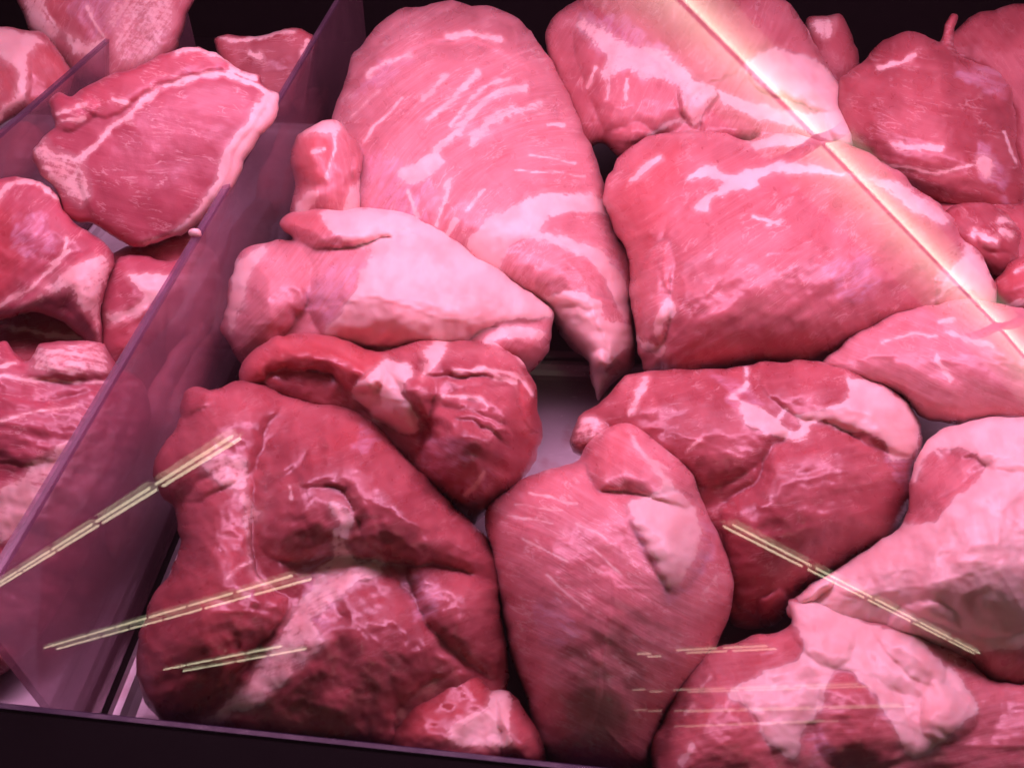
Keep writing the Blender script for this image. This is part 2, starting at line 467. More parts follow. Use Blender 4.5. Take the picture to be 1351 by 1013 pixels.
    org = np.array([V[:, 0].mean(), V[:, 1].mean(), V[:, 2].min()])
    # attributes
    fibv = np.stack([al * k, ac * k, np.full(X.shape, seed * 0.37)], -1)
    tone = np.stack([FT, SV, RD, np.full(X.shape, marb)], -1)
    fibv = np.concatenate([fibv[used], fibv[inner]]); tone_f = tone[used]; tone_b = tone[inner].copy()
    tone = np.concatenate([tone_f, tone_b])
    # vertex normals of the whole piece, so that parts join without a seam
    QA = np.concatenate([QF, QB])
    VR = np.stack([0.5 + 0.30 * fbm(X / 62 + s, Y / 62 + 8, 3), 0.5 + 0.30 * fbm(X / 20 + s, Y / 20 + 2, 3), 0.5 + 0.30 * fbm(X / 95 + s + 5, Y / 95, 3), 0.5 + 0.3 * fbm(X / 31 + s, Y / 31 + 6, 3)], -1)
    VR = np.concatenate([VR[used], VR[inner]])
    fn = np.cross(V[QA[:, 2]] - V[QA[:, 0]], V[QA[:, 3]] - V[QA[:, 1]])
    vn = np.zeros_like(V)
    for c in range(4): np.add.at(vn, QA[:, c], fn)
    vn /= np.linalg.norm(vn, axis=1, keepdims=True) + 1e-12
    band = np.concatenate([(sd[used] > -4.5 * step), (sd[inner] > -4.5 * step)])
    for it in range(4):
        av = vn[QA].sum(1); acc = np.zeros_like(vn)
        for c in range(4): np.add.at(acc, QA[:, c], av)
        acc /= np.linalg.norm(acc, axis=1, keepdims=True) + 1e-12
        vn = np.where(band[:, None], acc, vn)
    XY = np.concatenate([np.stack([X[used], Y[used]], -1), np.stack([X[inner], Y[inner]], -1)])
    owner = np.zeros(len(QA), int)
    cx = XY[QF].mean(1)
    named = []
    for pn, poly in sorted(parts, key=lambda t: t[1] == 'fat'):
        if poly == 'fat':                                  # each connected patch of fat is a part
            fm = (tone[:, 0][QF].mean(1) > 0.5) & (owner[:len(QF)] == 0)
            g = np.zeros(cell.shape, bool); g[cell] = fm
            big = g.size + 1; L = np.where(g, np.arange(g.size).reshape(g.shape), big)
            while True:
                N_ = L.copy()
                for _ in range(8):
                    N_[1:] = np.minimum(N_[1:], N_[:-1]); N_[:-1] = np.minimum(N_[:-1], N_[1:])
                    N_[:, 1:] = np.minimum(N_[:, 1:], N_[:, :-1]); N_[:, :-1] = np.minimum(N_[:, :-1], N_[:, 1:])
                    N_ = np.where(g, N_, big)
                if (N_ == L).all(): break
                L = N_
            fi = np.nonzero(fm)[0]; fl = L[cell][fi]
            for v, n_ in zip(*np.unique(fl, return_counts=True)):
                if n_ >= 150:
                    named.append(pn); owner[fi[fl == v]] = len(named)
        else:
            ins = np.nonzero(seg_dist(cx[:, 0], cx[:, 1], smooth(poly)) < 0)[0]
            named.append(pn); owner[ins] = len(named)
    parts = [(pn, None) for pn in named]
    root = None
    if len(parts):
        root = bpy.data.objects.new(name, None); col.objects.link(root); root.empty_display_size = 0.03
        root.location = org; tag(root, label, cat, group)
    for i in range(len(parts) + 1):
        q = QA[owner == i]
        if len(q) == 0: continue
        u, inv = np.unique(q, return_inverse=True); q = inv.reshape(q.shape)
        me = bpy.data.meshes.new('lean_meat' if len(parts) and i == 0 else name if i == 0 else parts[i - 1][0])
        vv = V[u] - org
        me.vertices.add(len(u)); me.vertices.foreach_set('co', vv.astype(np.float32).ravel())
        me.loops.add(q.size); me.loops.foreach_set('vertex_index', q.astype(np.int32).ravel())
        me.polygons.add(len(q)); me.polygons.foreach_set('loop_start', (np.arange(len(q)) * 4).astype(np.int32))
        me.polygons.foreach_set('use_smooth', np.ones(len(q), bool))
        me.update(calc_edges=True)
        a1 = me.attributes.new('tone', 'FLOAT_COLOR', 'POINT'); a1.data.foreach_set('color', tone[u].astype(np.float32).ravel())
        a2 = me.attributes.new('fib', 'FLOAT_VECTOR', 'POINT'); a2.data.foreach_set('vector', fibv[u].astype(np.float32).ravel())
        a3 = me.attributes.new('var', 'FLOAT_COLOR', 'POINT'); a3.data.foreach_set('color', VR[u].astype(np.float32).ravel())
        if True:
            me.normals_split_custom_set_from_vertices(vn[u].tolist())
        me.materials.append(mat)
        o = bpy.data.objects.new(me.name, me); col.objects.link(o)
        if root is None:
            root = o; o.location = org; tag(o, label, cat, group)
        else:
            o.parent = root
    return root

# ------------------------------------------------------------------ the case
tag(box('case_floor', -1.3, 1.5, 0.03, 1.30, -0.03, -0.004, M_DARK), kind='structure')
tag(box('back_wall', -1.3, 1.5, 1.16, 1.18, -0.004, 0.95, M_DARK), kind='structure')

def tray(name, x0, x1, y0, y1, label, mat=M_STEEL):
    """shallow pan: floor sheet with a rolled rim on four sides"""
    r, hgt = 0.007, 0.009
    prof = [(0.0, 0.0), (0.004, 0.001), (r, 0.004), (r + 0.002, hgt - 0.001), (r + 0.005, hgt), (r + 0.009, hgt - 0.003), (r + 0.010, -0.003)]
    V = []; Fc = []
    for o_, z in prof:
        V += [(x0 - o_ + 0.012, y0 - o_ + 0.012, z), (x1 + o_ - 0.012, y0 - o_ + 0.012, z), (x1 + o_ - 0.012, y1 + o_ - 0.012, z), (x0 - o_ + 0.012, y1 + o_ - 0.012, z)]
    Fc.append((0, 1, 2, 3))
    for i in range(len(prof) - 1):
        for k in range(4):
            a, b = i * 4 + k, i * 4 + (k + 1) % 4
            Fc.append((b, a, a + 4, b + 4))
    o = mesh_obj(name, V, Fc, mat, origin=((x0 + x1) / 2, (y0 + y1) / 2, 0))
    tag(o, label, 'tray', 'steel trays in the case')
    return o
tray('steel_tray', -0.192, 0.62, 0.172, 0.462, 'scratched steel tray bare between the boneless roasts in front')
tray('steel_tray', -0.192, 0.62, 0.474, 0.86, 'steel tray under the big pork leg at the back of the roasts')
tray('steel_tray', -0.388, -0.218, 0.172, 0.86, 'steel tray under the bone-in chops between the two clear dividers')
tray('steel_tray', -0.95, -0.414, 0.172, 0.86, 'steel tray under the bony cuts beyond the second clear divider')

def divider(x, y0, y1, h, label):
    t = 0.0022
    o = bpy.data.objects.new('divider', None); col.objects.link(o); o.location = (x, (y0 + y1) / 2, 0.0); ym = (y0 + y1) / 2
    box('clear_sheet', -t, t, y0 - ym, y1 - ym, 0.0, h - 0.0025, M_ACRYL, parent=o)
    e = box('polished_edge', -t, t, y0 - (y0 + y1) / 2, y1 - (y0 + y1) / 2, h - 0.0024, h, M_EDGE, parent=o)
    tag(o, label, 'divider', 'clear dividers between the trays')
    return o
divider(-0.205, 0.165, 1.055, 0.124, 'clear acrylic divider between the bone-in chops and the boneless roasts')
divider(-0.400, 0.165, 0.985, 0.123, 'clear acrylic divider between the loin chop and the bony cuts beyond it')

# front rail; violet rim strip with its lit highlight put into the colour (slightly out of square to the trays)
def rail():
    a, b = at(0, 925, 0.076), at(700, 1000, 0.076)
    d = (b - a) / np.linalg.norm(b - a); nrm = np.array([-d[1], d[0], 0])
    def pt(s, off, z): q = a + d * s + nrm * off; return (q[0], q[1], z)
    def prism(prof):
        V = [pt(-0.9, o_, z) for o_, z in prof] + [pt(1.4, o_, z) for o_, z in prof]
        n = len(prof)
        return V, [tuple(range(n - 1, -1, -1)), tuple(range(n, 2 * n))] + [(i, (i + 1) % n, (i + 1) % n + n, i + n) for i in range(n)]
    V, Fc = prism([(-0.003, -0.004), (-0.003, 0.0745), (-0.0045, 0.076), (-0.085, 0.076), (-0.09, 0.072), (-0.09, -0.004)])
    org = (0.0, 0.10, -0.004)
    o = bpy.data.objects.new('front_rail', None); col.objects.link(o); o.location = org
    mesh_obj('rail_body', np.array(V) - np.array(org), Fc, M_BLACK, parent=o)
    tag(o, 'black rail along the front of the case with a violet highlight strip on its rim', 'rail')
    V, Fc = prism([(0.0, 0.012), (0.0, 0.0750), (-0.001, 0.0765), (-0.0028, 0.0765), (-0.0028, 0.012)])
    mesh_obj('rim_highlight', np.array(V) - np.array(org), Fc, M_RIM_HIGHLIGHT, parent=o)
rail()

# the slanted front glass
def glass():
    n = GLASS_N; up = np.array([0, n[2], -n[1]])
    V = []
    for th in (0.0, 0.006):
        for x, s in ((-1.25, 0.0), (1.45, 0.0), (1.45, 0.78), (-1.25, 0.78)):
            V.append(GLASS_P + np.array([x, 0, 0]) + up * s + n * th + n * 0.0005 + np.array([0, 0, 0.001]))
    o = mesh_obj('front_glass', V, BOXF, M_GLASS, origin=tuple(GLASS_P))
    tag(o, 'slanted clear front glass pane catching reflections of strip lights', 'glass pane')
glass()

# ------------------------------------------------------------------ the shop's strip lights, seen mirrored in the front glass
def mirror_on_ceiling(x, y, zc=1.90):
    d = ray(x, y); t = ((GLASS_P - CAM) @ GLASS_N) / (d @ GLASS_N); h = CAM + d * t
    r = d - 2 * (d @ GLASS_N) * GLASS_N
    return h + r * ((zc - h[2]) / r[2])
M_TUBE = glow_mat('tube_light', (1.0, 0.90, 0.62), 6.5)
M_TUBE_FAR = glow_mat('far_tube_light', (1.0, 0.86, 0.62), 3.4)
M_TUBE_FAINT = glow_mat('faint_tube_light', (1.0, 0.80, 0.62), 2.0)
M_HOUS = plain('white_enamel', (0.75, 0.75, 0.72), 0.4, noise_amt=0.03)
def tube_verts(a, b, r, n=10):
    a, b = np.array(a), np.array(b); d = (b - a) / np.linalg.norm(b - a); s = np.array([-d[1], d[0], 0]); u = np.array([0, 0, 1.0])
    V = []
    for p in (a, b):
        for k in range(n):
            t = 2 * math.pi * k / n; V.append(p + r * (s * math.cos(t) + u * math.sin(t)))
    Fc = [(k, (k + 1) % n, (k + 1) % n + n, k + n) for k in range(n)] + [tuple(range(n - 1, -1, -1)), tuple(range(n, 2 * n))]
    return V, Fc
def strip_light(a, b, label, group, gap=0.16, r=0.016, wing=0.0, mats=(None, None)):
    a, b = np.array(a), np.array(b); mid = (a + b) / 2; L = np.linalg.norm(b - a); d = (b - a) / L; s = np.array([-d[1], d[0], 0])
    org = mid + np.array([0, 0, 0.06])
    V = []
    hw = gap / 2 + 0.03 + wing
    for e in (-1, 1):
        for off, z in ((-hw, 0.045), (-0.02, 0.045), (0, 0.02), (0.02, 0.045), (hw, 0.045), (hw, 0.06), (-hw, 0.06)):
            V.append(mid + d * e * L / 2 + s * off + np.array([0, 0, z]) - org)
    n = 7
    Fc = [tuple(range(n - 1, -1, -1)), tuple(range(n, 2 * n))] + [(i, (i + 1) % n, (i + 1) % n + n, i + n) for i in range(n)]
    o = bpy.data.objects.new('strip_light', None); col.objects.link(o); o.location = org
    mesh_obj('housing', V, Fc, M_HOUS, parent=o)
    tag(o, label, 'strip light', group)
    for i, e in enumerate((-1, 1)):
        v, f = tube_verts(mid - d * (L / 2 - 0.03) + s * e * gap / 2 - org, mid + d * (L / 2 - 0.03) + s * e * gap / 2 - org, r)
        mesh_obj('tube', v, f, mats[i] or M_TUBE, parent=o, smooth_=True)
def light_row(p, q, n, label, group, **kw):
    a, b = mirror_on_ceiling(*p), mirror_on_ceiling(*q)
    for i in range(n):
        strip_light(a + (b - a) * (i + 0.03) / n, a + (b - a) * (i + 0.97) / n, label, group, **kw)
light_row((318, 573), (-8, 775), 5, 'strip light of the row mirrored in the glass over the left divider', 'strip lights of the row mirrored over the divider', gap=0.055, r=0.012)
light_row((402, 760), (66, 855), 7, 'strip light of the row mirrored over the front fold of dark pork', 'strip lights of the row mirrored over the dark pork', gap=0.24, r=0.015)
light_row((390, 853), (228, 884), 4, 'strip light of the short row mirrored just above the front rail', 'strip lights of the short row above the rail', gap=0.50, r=0.018)
light_row((955, 690), (1290, 862), 5, 'strip light of the row mirrored over the fat-covered roast', 'strip lights of the row mirrored over the fat', gap=0.085, r=0.011)
FAR = dict(r=0.017, mats=(M_TUBE_FAR, M_TUBE_FAR)); FAINT = dict(r=0.024, mats=(M_TUBE_FAINT, M_TUBE_FAINT))
light_row((895, 859), (1022, 853), 2, 'strip light of the row mirrored over the front corner roast', 'strip lights of the far rows', gap=0.42, **FAR)
light_row((845, 864), (868, 863), 1, 'strip light of the row mirrored over the centre roast', 'strip lights of the far rows over the centre roast', gap=0.42, **FAR)
for yy, x1 in ((911, 1145), (938, 1200), (958, 1100)):
    light_row((895, yy), (x1, yy - 8), 3, 'strip light of the faint far rows mirrored low over the front corner roast', 'strip lights of the faintest far rows', gap=0.7, **FAINT)
for yy in (911, 937):
    light_row((845, yy), (864, yy - 1), 1, 'strip light of the faint far rows mirrored low over the centre roast', 'faint strip lights over the centre roast', gap=0.7, **FAINT)

def near_glow_mat(name, color, strength, fall):
    """glow strongest beside the spine, for the lamp cover and the hazy second reflection"""
    m, nt, out = new_mat(name); B = NB(nt)
    y = B.n('SeparateXYZ', {0: B.n('TexCoord').outputs['Object']}).outputs[1]
    g = B.math('POWER', 2.718, B.math('MULTIPLY', B.math('ABSOLUTE', y), -1.0 / fall))
    e = B.n('Emission', {0: (*color, 1), 1: B.math('MULTIPLY', g, strength)})
    nt.links.new(e.outputs[0], out.inputs[0]); m.cycles.emission_sampling = 'NONE'
    return m
M_COV_A = near_glow_mat('bright_lamp_cover', (1.0, 0.90, 0.66), 16.0, 0.034)
M_SECOND_GLOW = near_glow_mat('second_reflection_glow', (1.0, 0.88, 0.68), 5.5, 0.065)  # dim side: glowing panel added for the hazy second reflection in the glass
def near_light(p, q, label):
    a, b = mirror_on_ceiling(*p), mirror_on_ceiling(*q); d = b - a; L = np.linalg.norm(d)
    prof = [(-0.17, 0.05), (-0.17, 0.02), (-0.009, 0.0), (0.009, 0.0), (0.10, 0.02), (0.10, 0.05)]
    n = len(prof)
    V = [(-L / 2, y, z) for y, z in prof] + [(L / 2, y, z) for y, z in prof]
    Fc = [tuple(range(n - 1, -1, -1)), tuple(range(n, 2 * n))] + [(i, (i + 1) % n, (i + 1) % n + n, i + n) for i in range(n)]
    o = bpy.data.objects.new('strip_light', None); col.objects.link(o)
    mesh_obj('housing', V, Fc, plain('grey_enamel', (0.25, 0.24, 0.23), 0.5), parent=o)
    o.location = (a + b) / 2; o.rotation_euler = (0, 0, math.atan2(d[1], d[0]))
    tag(o, label, 'strip light', 'strip lights mirrored brightest')
    for y0, y1, mt in ((0.007, 0.095, M_COV_A), (-0.165, -0.007, M_SECOND_GLOW)):
        V = []; K = 8
        for e in (-1, 1):
            for k in range(K + 1):
                y = y0 + (y1 - y0) * k / K
                V.append((e * (L / 2 - 0.02), y, -0.004 - 0.012 * math.sin(math.pi * k / K)))
        Fc = [(k, k + 1, k + K + 2, k + K + 1) for k in range(K)]
        mesh_obj('lamp_glow_band', V, Fc, mt, parent=o, smooth_=True)
near_light((800, -95), (1076, 182), 'strip light mirrored in the glass over the lacy shoulder roast')
near_light((1080, 186), (1312, 427), 'strip light mirrored in the glass over the broad shoulder roast')
near_light((1317, 432), (1440, 575), 'strip light mirrored in the glass over the pale smooth roast')

# ------------------------------------------------------------------ the meat
# coordinates below are outlines of the cuts as drawn from the photograph; anchor = (x, y, height above the tray)
piece('ham_joint', 'long pale pork leg with white fat streaks and a knuckle end', 'pork leg',
  [(487,45),(520,18),(560,6),(605,3),(650,10),(690,30),(715,60),(738,100),(758,140),(775,185),(792,225),(803,262),(815,295),(828,325),(835,355),(834,400),(838,432),(838,460),(832,488),(815,500),(800,515),(788,526),(781,505),(775,478),(757,462),(738,440),(725,420),(690,410),(640,385),(590,360),(530,340),(470,310),(440,270),(432,220),(437,165),(450,115),(465,75)],
  (640,260,0.080), 17, 0.105, M_PALE, marb=0.75, fibc=(760,400), seed=1, rough=0.55,
  lobes=[([(722,395),(760,385),(800,395),(838,425),(838,470),(790,526),(770,470),(735,430)],0.010),
         ([(780,470),(792,462),(803,470),(805,485),(794,492),(781,486)],0.009),
         ([(662,345),(700,318),(760,335),(810,380),(805,405),(720,400),(668,370)],0.007),
         ([(470,110),(520,40),(600,15),(690,45),(735,110),(700,95),(640,62),(580,55),(520,80)],0.010)],
  creases=[([(560,60),(600,50),(660,58),(720,85),(748,115)],9,0.006),([(745,400),(770,430),(800,440)],6,0.003)],
  fat=[[(618,318),(640,295),(660,280),(700,258),(740,253),(780,257),(803,270),(814,294),(800,285),(770,280),(740,284),(718,296),(712,305),(740,310),(775,320),(800,335),(820,365),(830,400),(830,425),(815,405),(800,370),(780,345),(740,328),(700,317),(680,322),(668,335),(660,350),(660,370),(630,350)],
       [(722,395),(750,387),(785,392),(800,420),(836,430),(838,455),(815,470),(800,490),(792,524),(780,500),(770,470),(745,445),(735,425)],
       [(575,198),(535,222),(526,237),(545,242),(565,232),(582,212)]],
  streaks=[([(590,48),(625,46),(660,52)],5),([(485,97),(510,84),(540,72)],5),([(628,98),(590,137),(566,156)],6),([(589,101),(557,130)],5),([(671,103),(632,120),(596,163)],4),
           ([(690,117),(655,122),(628,143),(606,173),(576,195)],7),([(716,141),(680,147),(648,160),(622,182)],9),([(592,241),(588,262)],6),([(587,265),(576,295)],4),([(640,250),(614,278)],3),
           ([(600,290),(590,310)],5),([(720,165),(745,165)],3),([(460,160),(500,120)],2),([(480,185),(530,130)],2),([(540,255),(550,285)],4),([(700,205),(760,215)],1.5),([(680,225),(770,232)],1.5)],
  silver=[[(455,200),(500,200),(540,215),(570,240),(565,290),(520,280),(470,275)],[(470,120),(500,85),(545,70),(530,95),(490,120)],[(800,330),(826,370),(832,420),(815,400),(805,360)]],
  parts=[('fat_layer','fat'),('knuckle',[(722,395),(760,385),(800,392),(840,425),(842,470),(790,530),(768,470),(735,430)])])

piece('shoulder_roast', 'broad pink shoulder roast with a white fat band, beside the pork leg', 'pork roast',
  [(795,255),(810,215),(840,190),(870,178),(920,172),(960,178),(990,185),(1040,178),(1090,185),(1130,195),(1170,215),(1200,240),(1230,265),(1255,285),(1270,310),(1290,330),(1305,350),(1316,380),(1312,405),(1290,420),(1250,428),(1200,432),(1165,442),(1130,457),(1100,474),(1040,482),(980,487),(920,492),(880,497),(852,494),(845,470),(838,440),(832,400),(830,350),(812,305),(797,280)],
  (1060,330,0.090), 20, 0.085, M_MID, marb=0.6, fib=-32, seed=2, rough=0.7,
  lobes=[([(833,400),(838,370),(860,330),(880,315),(888,350),(882,390),(885,420),(875,450),(855,465),(840,445)],0.011),
         ([(870,330),(900,280),(990,220),(1100,200),(1200,260),(1260,320),(1270,360),(1200,412),(1100,468),(950,488),(870,482),(882,420)],0.016),
         ([(1235,370),(1265,335),(1300,345),(1316,385),(1300,410),(1250,420)],0.010)],
  creases=[([(884,330),(890,370),(886,410),(890,440)],5,0.004),([(1175,380),(1180,410),(1170,430)],7,0.003),([(905,320),(960,325),(1000,330)],5,0.0012)],
  fat=[[(904,233),(933,220),(958,229),(987,225),(1012,220),(1062,214),(1095,223),(1124,237),(1078,229),(1037,229),(1004,235),(996,247),(979,251),(946,260),(933,276),(913,276),(946,251),(954,241),(917,237)],
       [(830,237),(867,203),(873,212),(842,237)],[(985,188),(1012,181),(1050,176),(1072,179),(1037,192),(996,197)],
       ([(1132,233),(1174,237),(1215,254),(1257,291),(1236,297),(1195,272),(1161,252)],0.75),
       ([(1265,337),(1276,315),(1306,349),(1317,386),(1306,407),(1269,380),(1215,405),(1244,374)],0.8),
       [(884,395),(890,415),(877,436),(875,468),(850,463),(838,440),(867,457),(865,419)]],
  streaks=[([(993,287),(1010,290),(1025,296)],4),([(1012,298),(1030,292)],3)],
  silver=[[(1090,350),(1140,340),(1160,380),(1110,400)],[(1255,350),(1300,360),(1305,400),(1270,390)]],
  red=[([(812,260),(850,200),(900,190),(880,260),(870,320),(850,380),(840,440),(835,380),(818,300)],0.8)],
  parts=[('fat_layer','fat'),('side_flap',[(833,400),(838,370),(860,330),(880,315),(888,350),(882,390),(885,420),(875,450),(855,465),(840,445)])])

piece('shoulder_roast', 'shoulder roast with lacy white fat, behind the broad shoulder roast', 'pork roast',
  [(722,38),(740,15),(760,0),(800,-20),(900,-30),(1000,-15),(1040,5),(1065,40),(1085,75),(1095,90),(1110,115),(1112,140),(1135,152),(1153,190),(1130,205),(1100,210),(1050,215),(980,215),(900,215),(860,205),(835,215),(815,205),(795,190),(768,195),(748,160),(735,118),(726,85),(718,60)],
  (900,110,0.110), 20, 0.080, M_MID, marb=0.5, fib=-62, seed=3, rough=0.8,
  lobes=[([(760,70),(775,10),(900,-25),(1000,0),(1000,80),(920,120),(895,165),(840,190),(803,180),(785,140)],0.020),
         ([(985,85),(1020,65),(1075,80),(1112,110),(1110,140),(1080,147),(1040,130),(1000,120)],0.018),
         ([(893,113),(925,108),(947,120),(937,142),(920,168),(903,157)],0.013),([(803,180),(840,165),(862,180),(832,214),(815,204)],0.010),
         ([(930,150),(980,150),(1003,175),(960,192),(925,187)],0.012),([(1090,140),(1120,145),(1153,188),(1125,200),(1095,180)],0.010)],
  creases=[([(905,120),(912,140),(918,160)],3,0.003),([(925,115),(925,140),(922,155)],3,0.003),([(860,190),(900,165),(940,155)],5,0.004)],
  fat=[([(757,30),(785,25),(815,50),(860,60),(900,85),(930,110),(947,122),(932,150),(918,166),(900,152),(890,115),(850,105),(825,95),(800,108),(790,95),(795,75),(770,50)],0.72),
       [(985,85),(1020,65),(1075,80),(1112,110),(1110,140),(1080,147),(1040,132),(1000,110)],
       [(945,120),(980,130),(1060,150),(1100,140),(1135,152),(1153,190),(1120,197),(1060,172),(990,152),(960,142)]],
  streaks=[([(775,115),(785,90)],3),([(800,130),(805,105)],3),([(825,130),(828,105)],3),([(855,180),(880,165),(905,158)],4)],
  silver=[[(757,30),(820,20),(870,60),(900,90),(850,100),(800,80)]],
  parts=[('fat_layer','fat'),('fat_lobe',[(985,85),(1020,65),(1075,80),(1116,110),(1112,140),(1080,147),(1040,132),(1000,110)])])

piece('pork_shank', 'shank end under a smooth white fat cap, in front of the pork leg', 'pork shank',
  [(368,290),(390,280),(430,277),(480,274),(530,280),(565,293),(590,308),(620,330),(650,352),(690,378),(715,395),(730,412),(727,440),(722,465),(705,487),(690,494),(660,500),(600,510),(500,510),(420,505),(350,497),(318,480),(305,455),(294,432),(298,400),(305,360),(320,330),(345,322),(370,318),(385,316),(372,303)],
  (520,385,0.082), 28, 0.062, M_PALE, bundle=0.5, marb=0.3, fib=-50, seed=4, rough=0.8,
  lobes=[([(366,290),(430,276),(530,279),(572,298),(520,312),(450,327),(410,324),(375,308)],0.016),
         ([(298,420),(308,350),(345,323),(395,325),(408,360),(402,400),(372,445),(330,478),(305,455)],0.020),
         ([(403,375),(440,345),(500,318),(560,300),(600,320),(690,380),(729,412),(700,425),(640,437),(600,457),(560,465),(480,455),(428,445)],0.024),
         ([(610,458),(650,432),(690,428),(722,440),(722,470),(690,492),(640,482)],0.014)],
  creases=[([(400,330),(412,365),(402,410),(370,450)],7,0.006),([(420,330),(470,318),(530,305)],6,0.005),([(475,305),(490,312),(500,300)],4,0.003),([(610,452),(650,434),(700,424)],4,0.005),([(330,380),(345,420),(340,460)],4,0.002),([(350,350),(370,400),(360,440)],4,0.0015)],
  fat=[[(428,445),(450,405),(472,380),(474,358),(490,332),(455,320),(432,300),(434,276),(530,276),(570,293),(620,326),(690,376),(730,408),(724,420),(690,420),(640,434),(608,454),(560,468),(500,460)],
       ([(298,400),(310,350),(342,325),(350,330),(330,365),(318,410),(300,445)],0.85),[(640,440),(680,430),(705,432),(712,445),(670,446),(640,452)]],
  silver=[[(406,378),(440,348),(478,352),(470,378),(445,412),(428,438),(405,412)]],
  red=[[(366,288),(432,278),(436,306),(400,312),(376,308)],([(640,455),(700,450),(722,470),(690,492),(640,485)],0.5)],
  parts=[('fat_cap','fat'),('shin_muscle',[(610,456),(650,434),(690,430),(724,440),(726,470),(692,496),(640,490)]),('flap',[(362,290),(430,270),(530,274),(572,298),(520,312),(450,327),(410,324),(375,312)])])

piece('shank_end', 'small upright shank end wedged between the pork leg and the divider', 'pork shank',
  [(400,175),(415,162),(440,155),(458,168),(470,190),(480,210),(476,235),(480,275),(470,310),(400,310),(385,285),(388,240),(385,205),(390,185)],
  (432,225,0.115), 50, 0.042, M_MID, marb=0.4, fib=80, seed=5, Bb=0.03,
  lobes=[([(390,205),(402,180),(428,180),(436,212),(424,240),(402,242)],0.004),([(470,200),(481,212),(476,240),(464,235)],0.005)],
  creases=[([(440,165),(436,200),(428,250)],5,0.003)],
  fat=[([(390,190),(415,161),(440,154),(460,172),(440,180),(410,177)],0.8),[(390,280),(402,252),(420,258),(402,288),(392,300)],([(460,250),(480,240),(480,290),(440,295),(450,270)],0.8)],
  streaks=[([(442,165),(440,200),(432,235)],3),([(412,200),(425,198)],3)],
  red=[[(390,205),(404,182),(428,182),(436,212),(424,242),(402,242)]])

piece('folded_roast', 'knotted boneless roast with a red flap and a lump of fat', 'pork roast',
  [(320,482),(345,455),(375,442),(410,440),(450,447),(490,462),(512,462),(540,450),(575,447),(620,452),(655,452),(680,470),(692,482),(706,510),(713,560),(709,600),(691,632),(666,657),(640,682),(625,692),(600,675),(560,645),(520,610),(470,570),(420,550),(370,535),(322,525),(316,500)],
  (530,560,0.078), 30, 0.044, M_DEEP, marb=0.35, fib=25, seed=6, rough=1.1,
  lobes=[([(322,488),(350,455),(400,440),(450,447),(502,465),(508,487),(497,512),(472,520),(456,514),(440,495),(400,487),(362,488),(345,504),(328,510)],0.020),
         ([(505,470),(560,448),(650,452),(692,482),(713,560),(702,622),(640,682),(600,668),(560,645),(548,605),(570,570),(535,520)],0.024),
         ([(466,513),(498,482),(520,477),(545,490),(572,506),(562,560),(545,574),(515,562),(485,542)],0.020),
         ([(560,548),(600,540),(660,560),(692,600),(655,652),(605,665),(565,622)],0.012),
         ([(585,522),(640,510),(692,520),(707,560),(682,592),(640,562),(600,547)],0.010),
         ([(560,462),(640,455),(692,482),(692,502),(630,497),(565,492)],0.008),([(690,500),(705,515),(712,560),(700,570),(690,540)],0.006)],
  creases=[([(562,575),(575,560),(600,565)],6,0.006),([(600,495),(650,492),(695,505)],4,0.003),([(580,530),(625,528),(645,540)],4,0.003),([(490,500),(500,515),(495,530)],3,0.003),([(520,500),(520,530),(530,560)],3,0.002)],
  fat=[[(466,513),(498,482),(516,474),(545,490),(532,512),(546,540),(552,570),(520,567),(485,542)],([(563,457),(592,449),(584,470),(566,492),(558,502),(560,480)],0.9)],
  streaks=[([(600,490),(650,488),(688,500),(700,522)],4),([(585,524),(625,524),(642,536)],4),([(612,652),(640,624)],4),([(640,450),(665,456),(690,478)],3),([(655,500),(680,505)],5)],
  silver=[[(568,575),(600,578),(625,600),(605,628),(570,622),(556,602)],[(600,640),(650,620),(650,640),(615,660)]],
  red=[[(322,488),(350,455),(400,440),(450,447),(502,465),(505,487),(495,512),(470,518),(440,495),(400,487),(345,504)],([(690,500),(712,560),(700,620),(680,560)],0.7)],
  parts=[('flap',[(318,488),(350,452),(400,436),(450,443),(502,465),(508,487),(497,512),(472,520),(456,514),(440,495),(400,487),(362,488),(345,504),(324,512)]),('fat_lump',[(464,513),(498,480),(516,472),(547,490),(534,512),(548,540),(554,572),(520,569),(483,544)])])

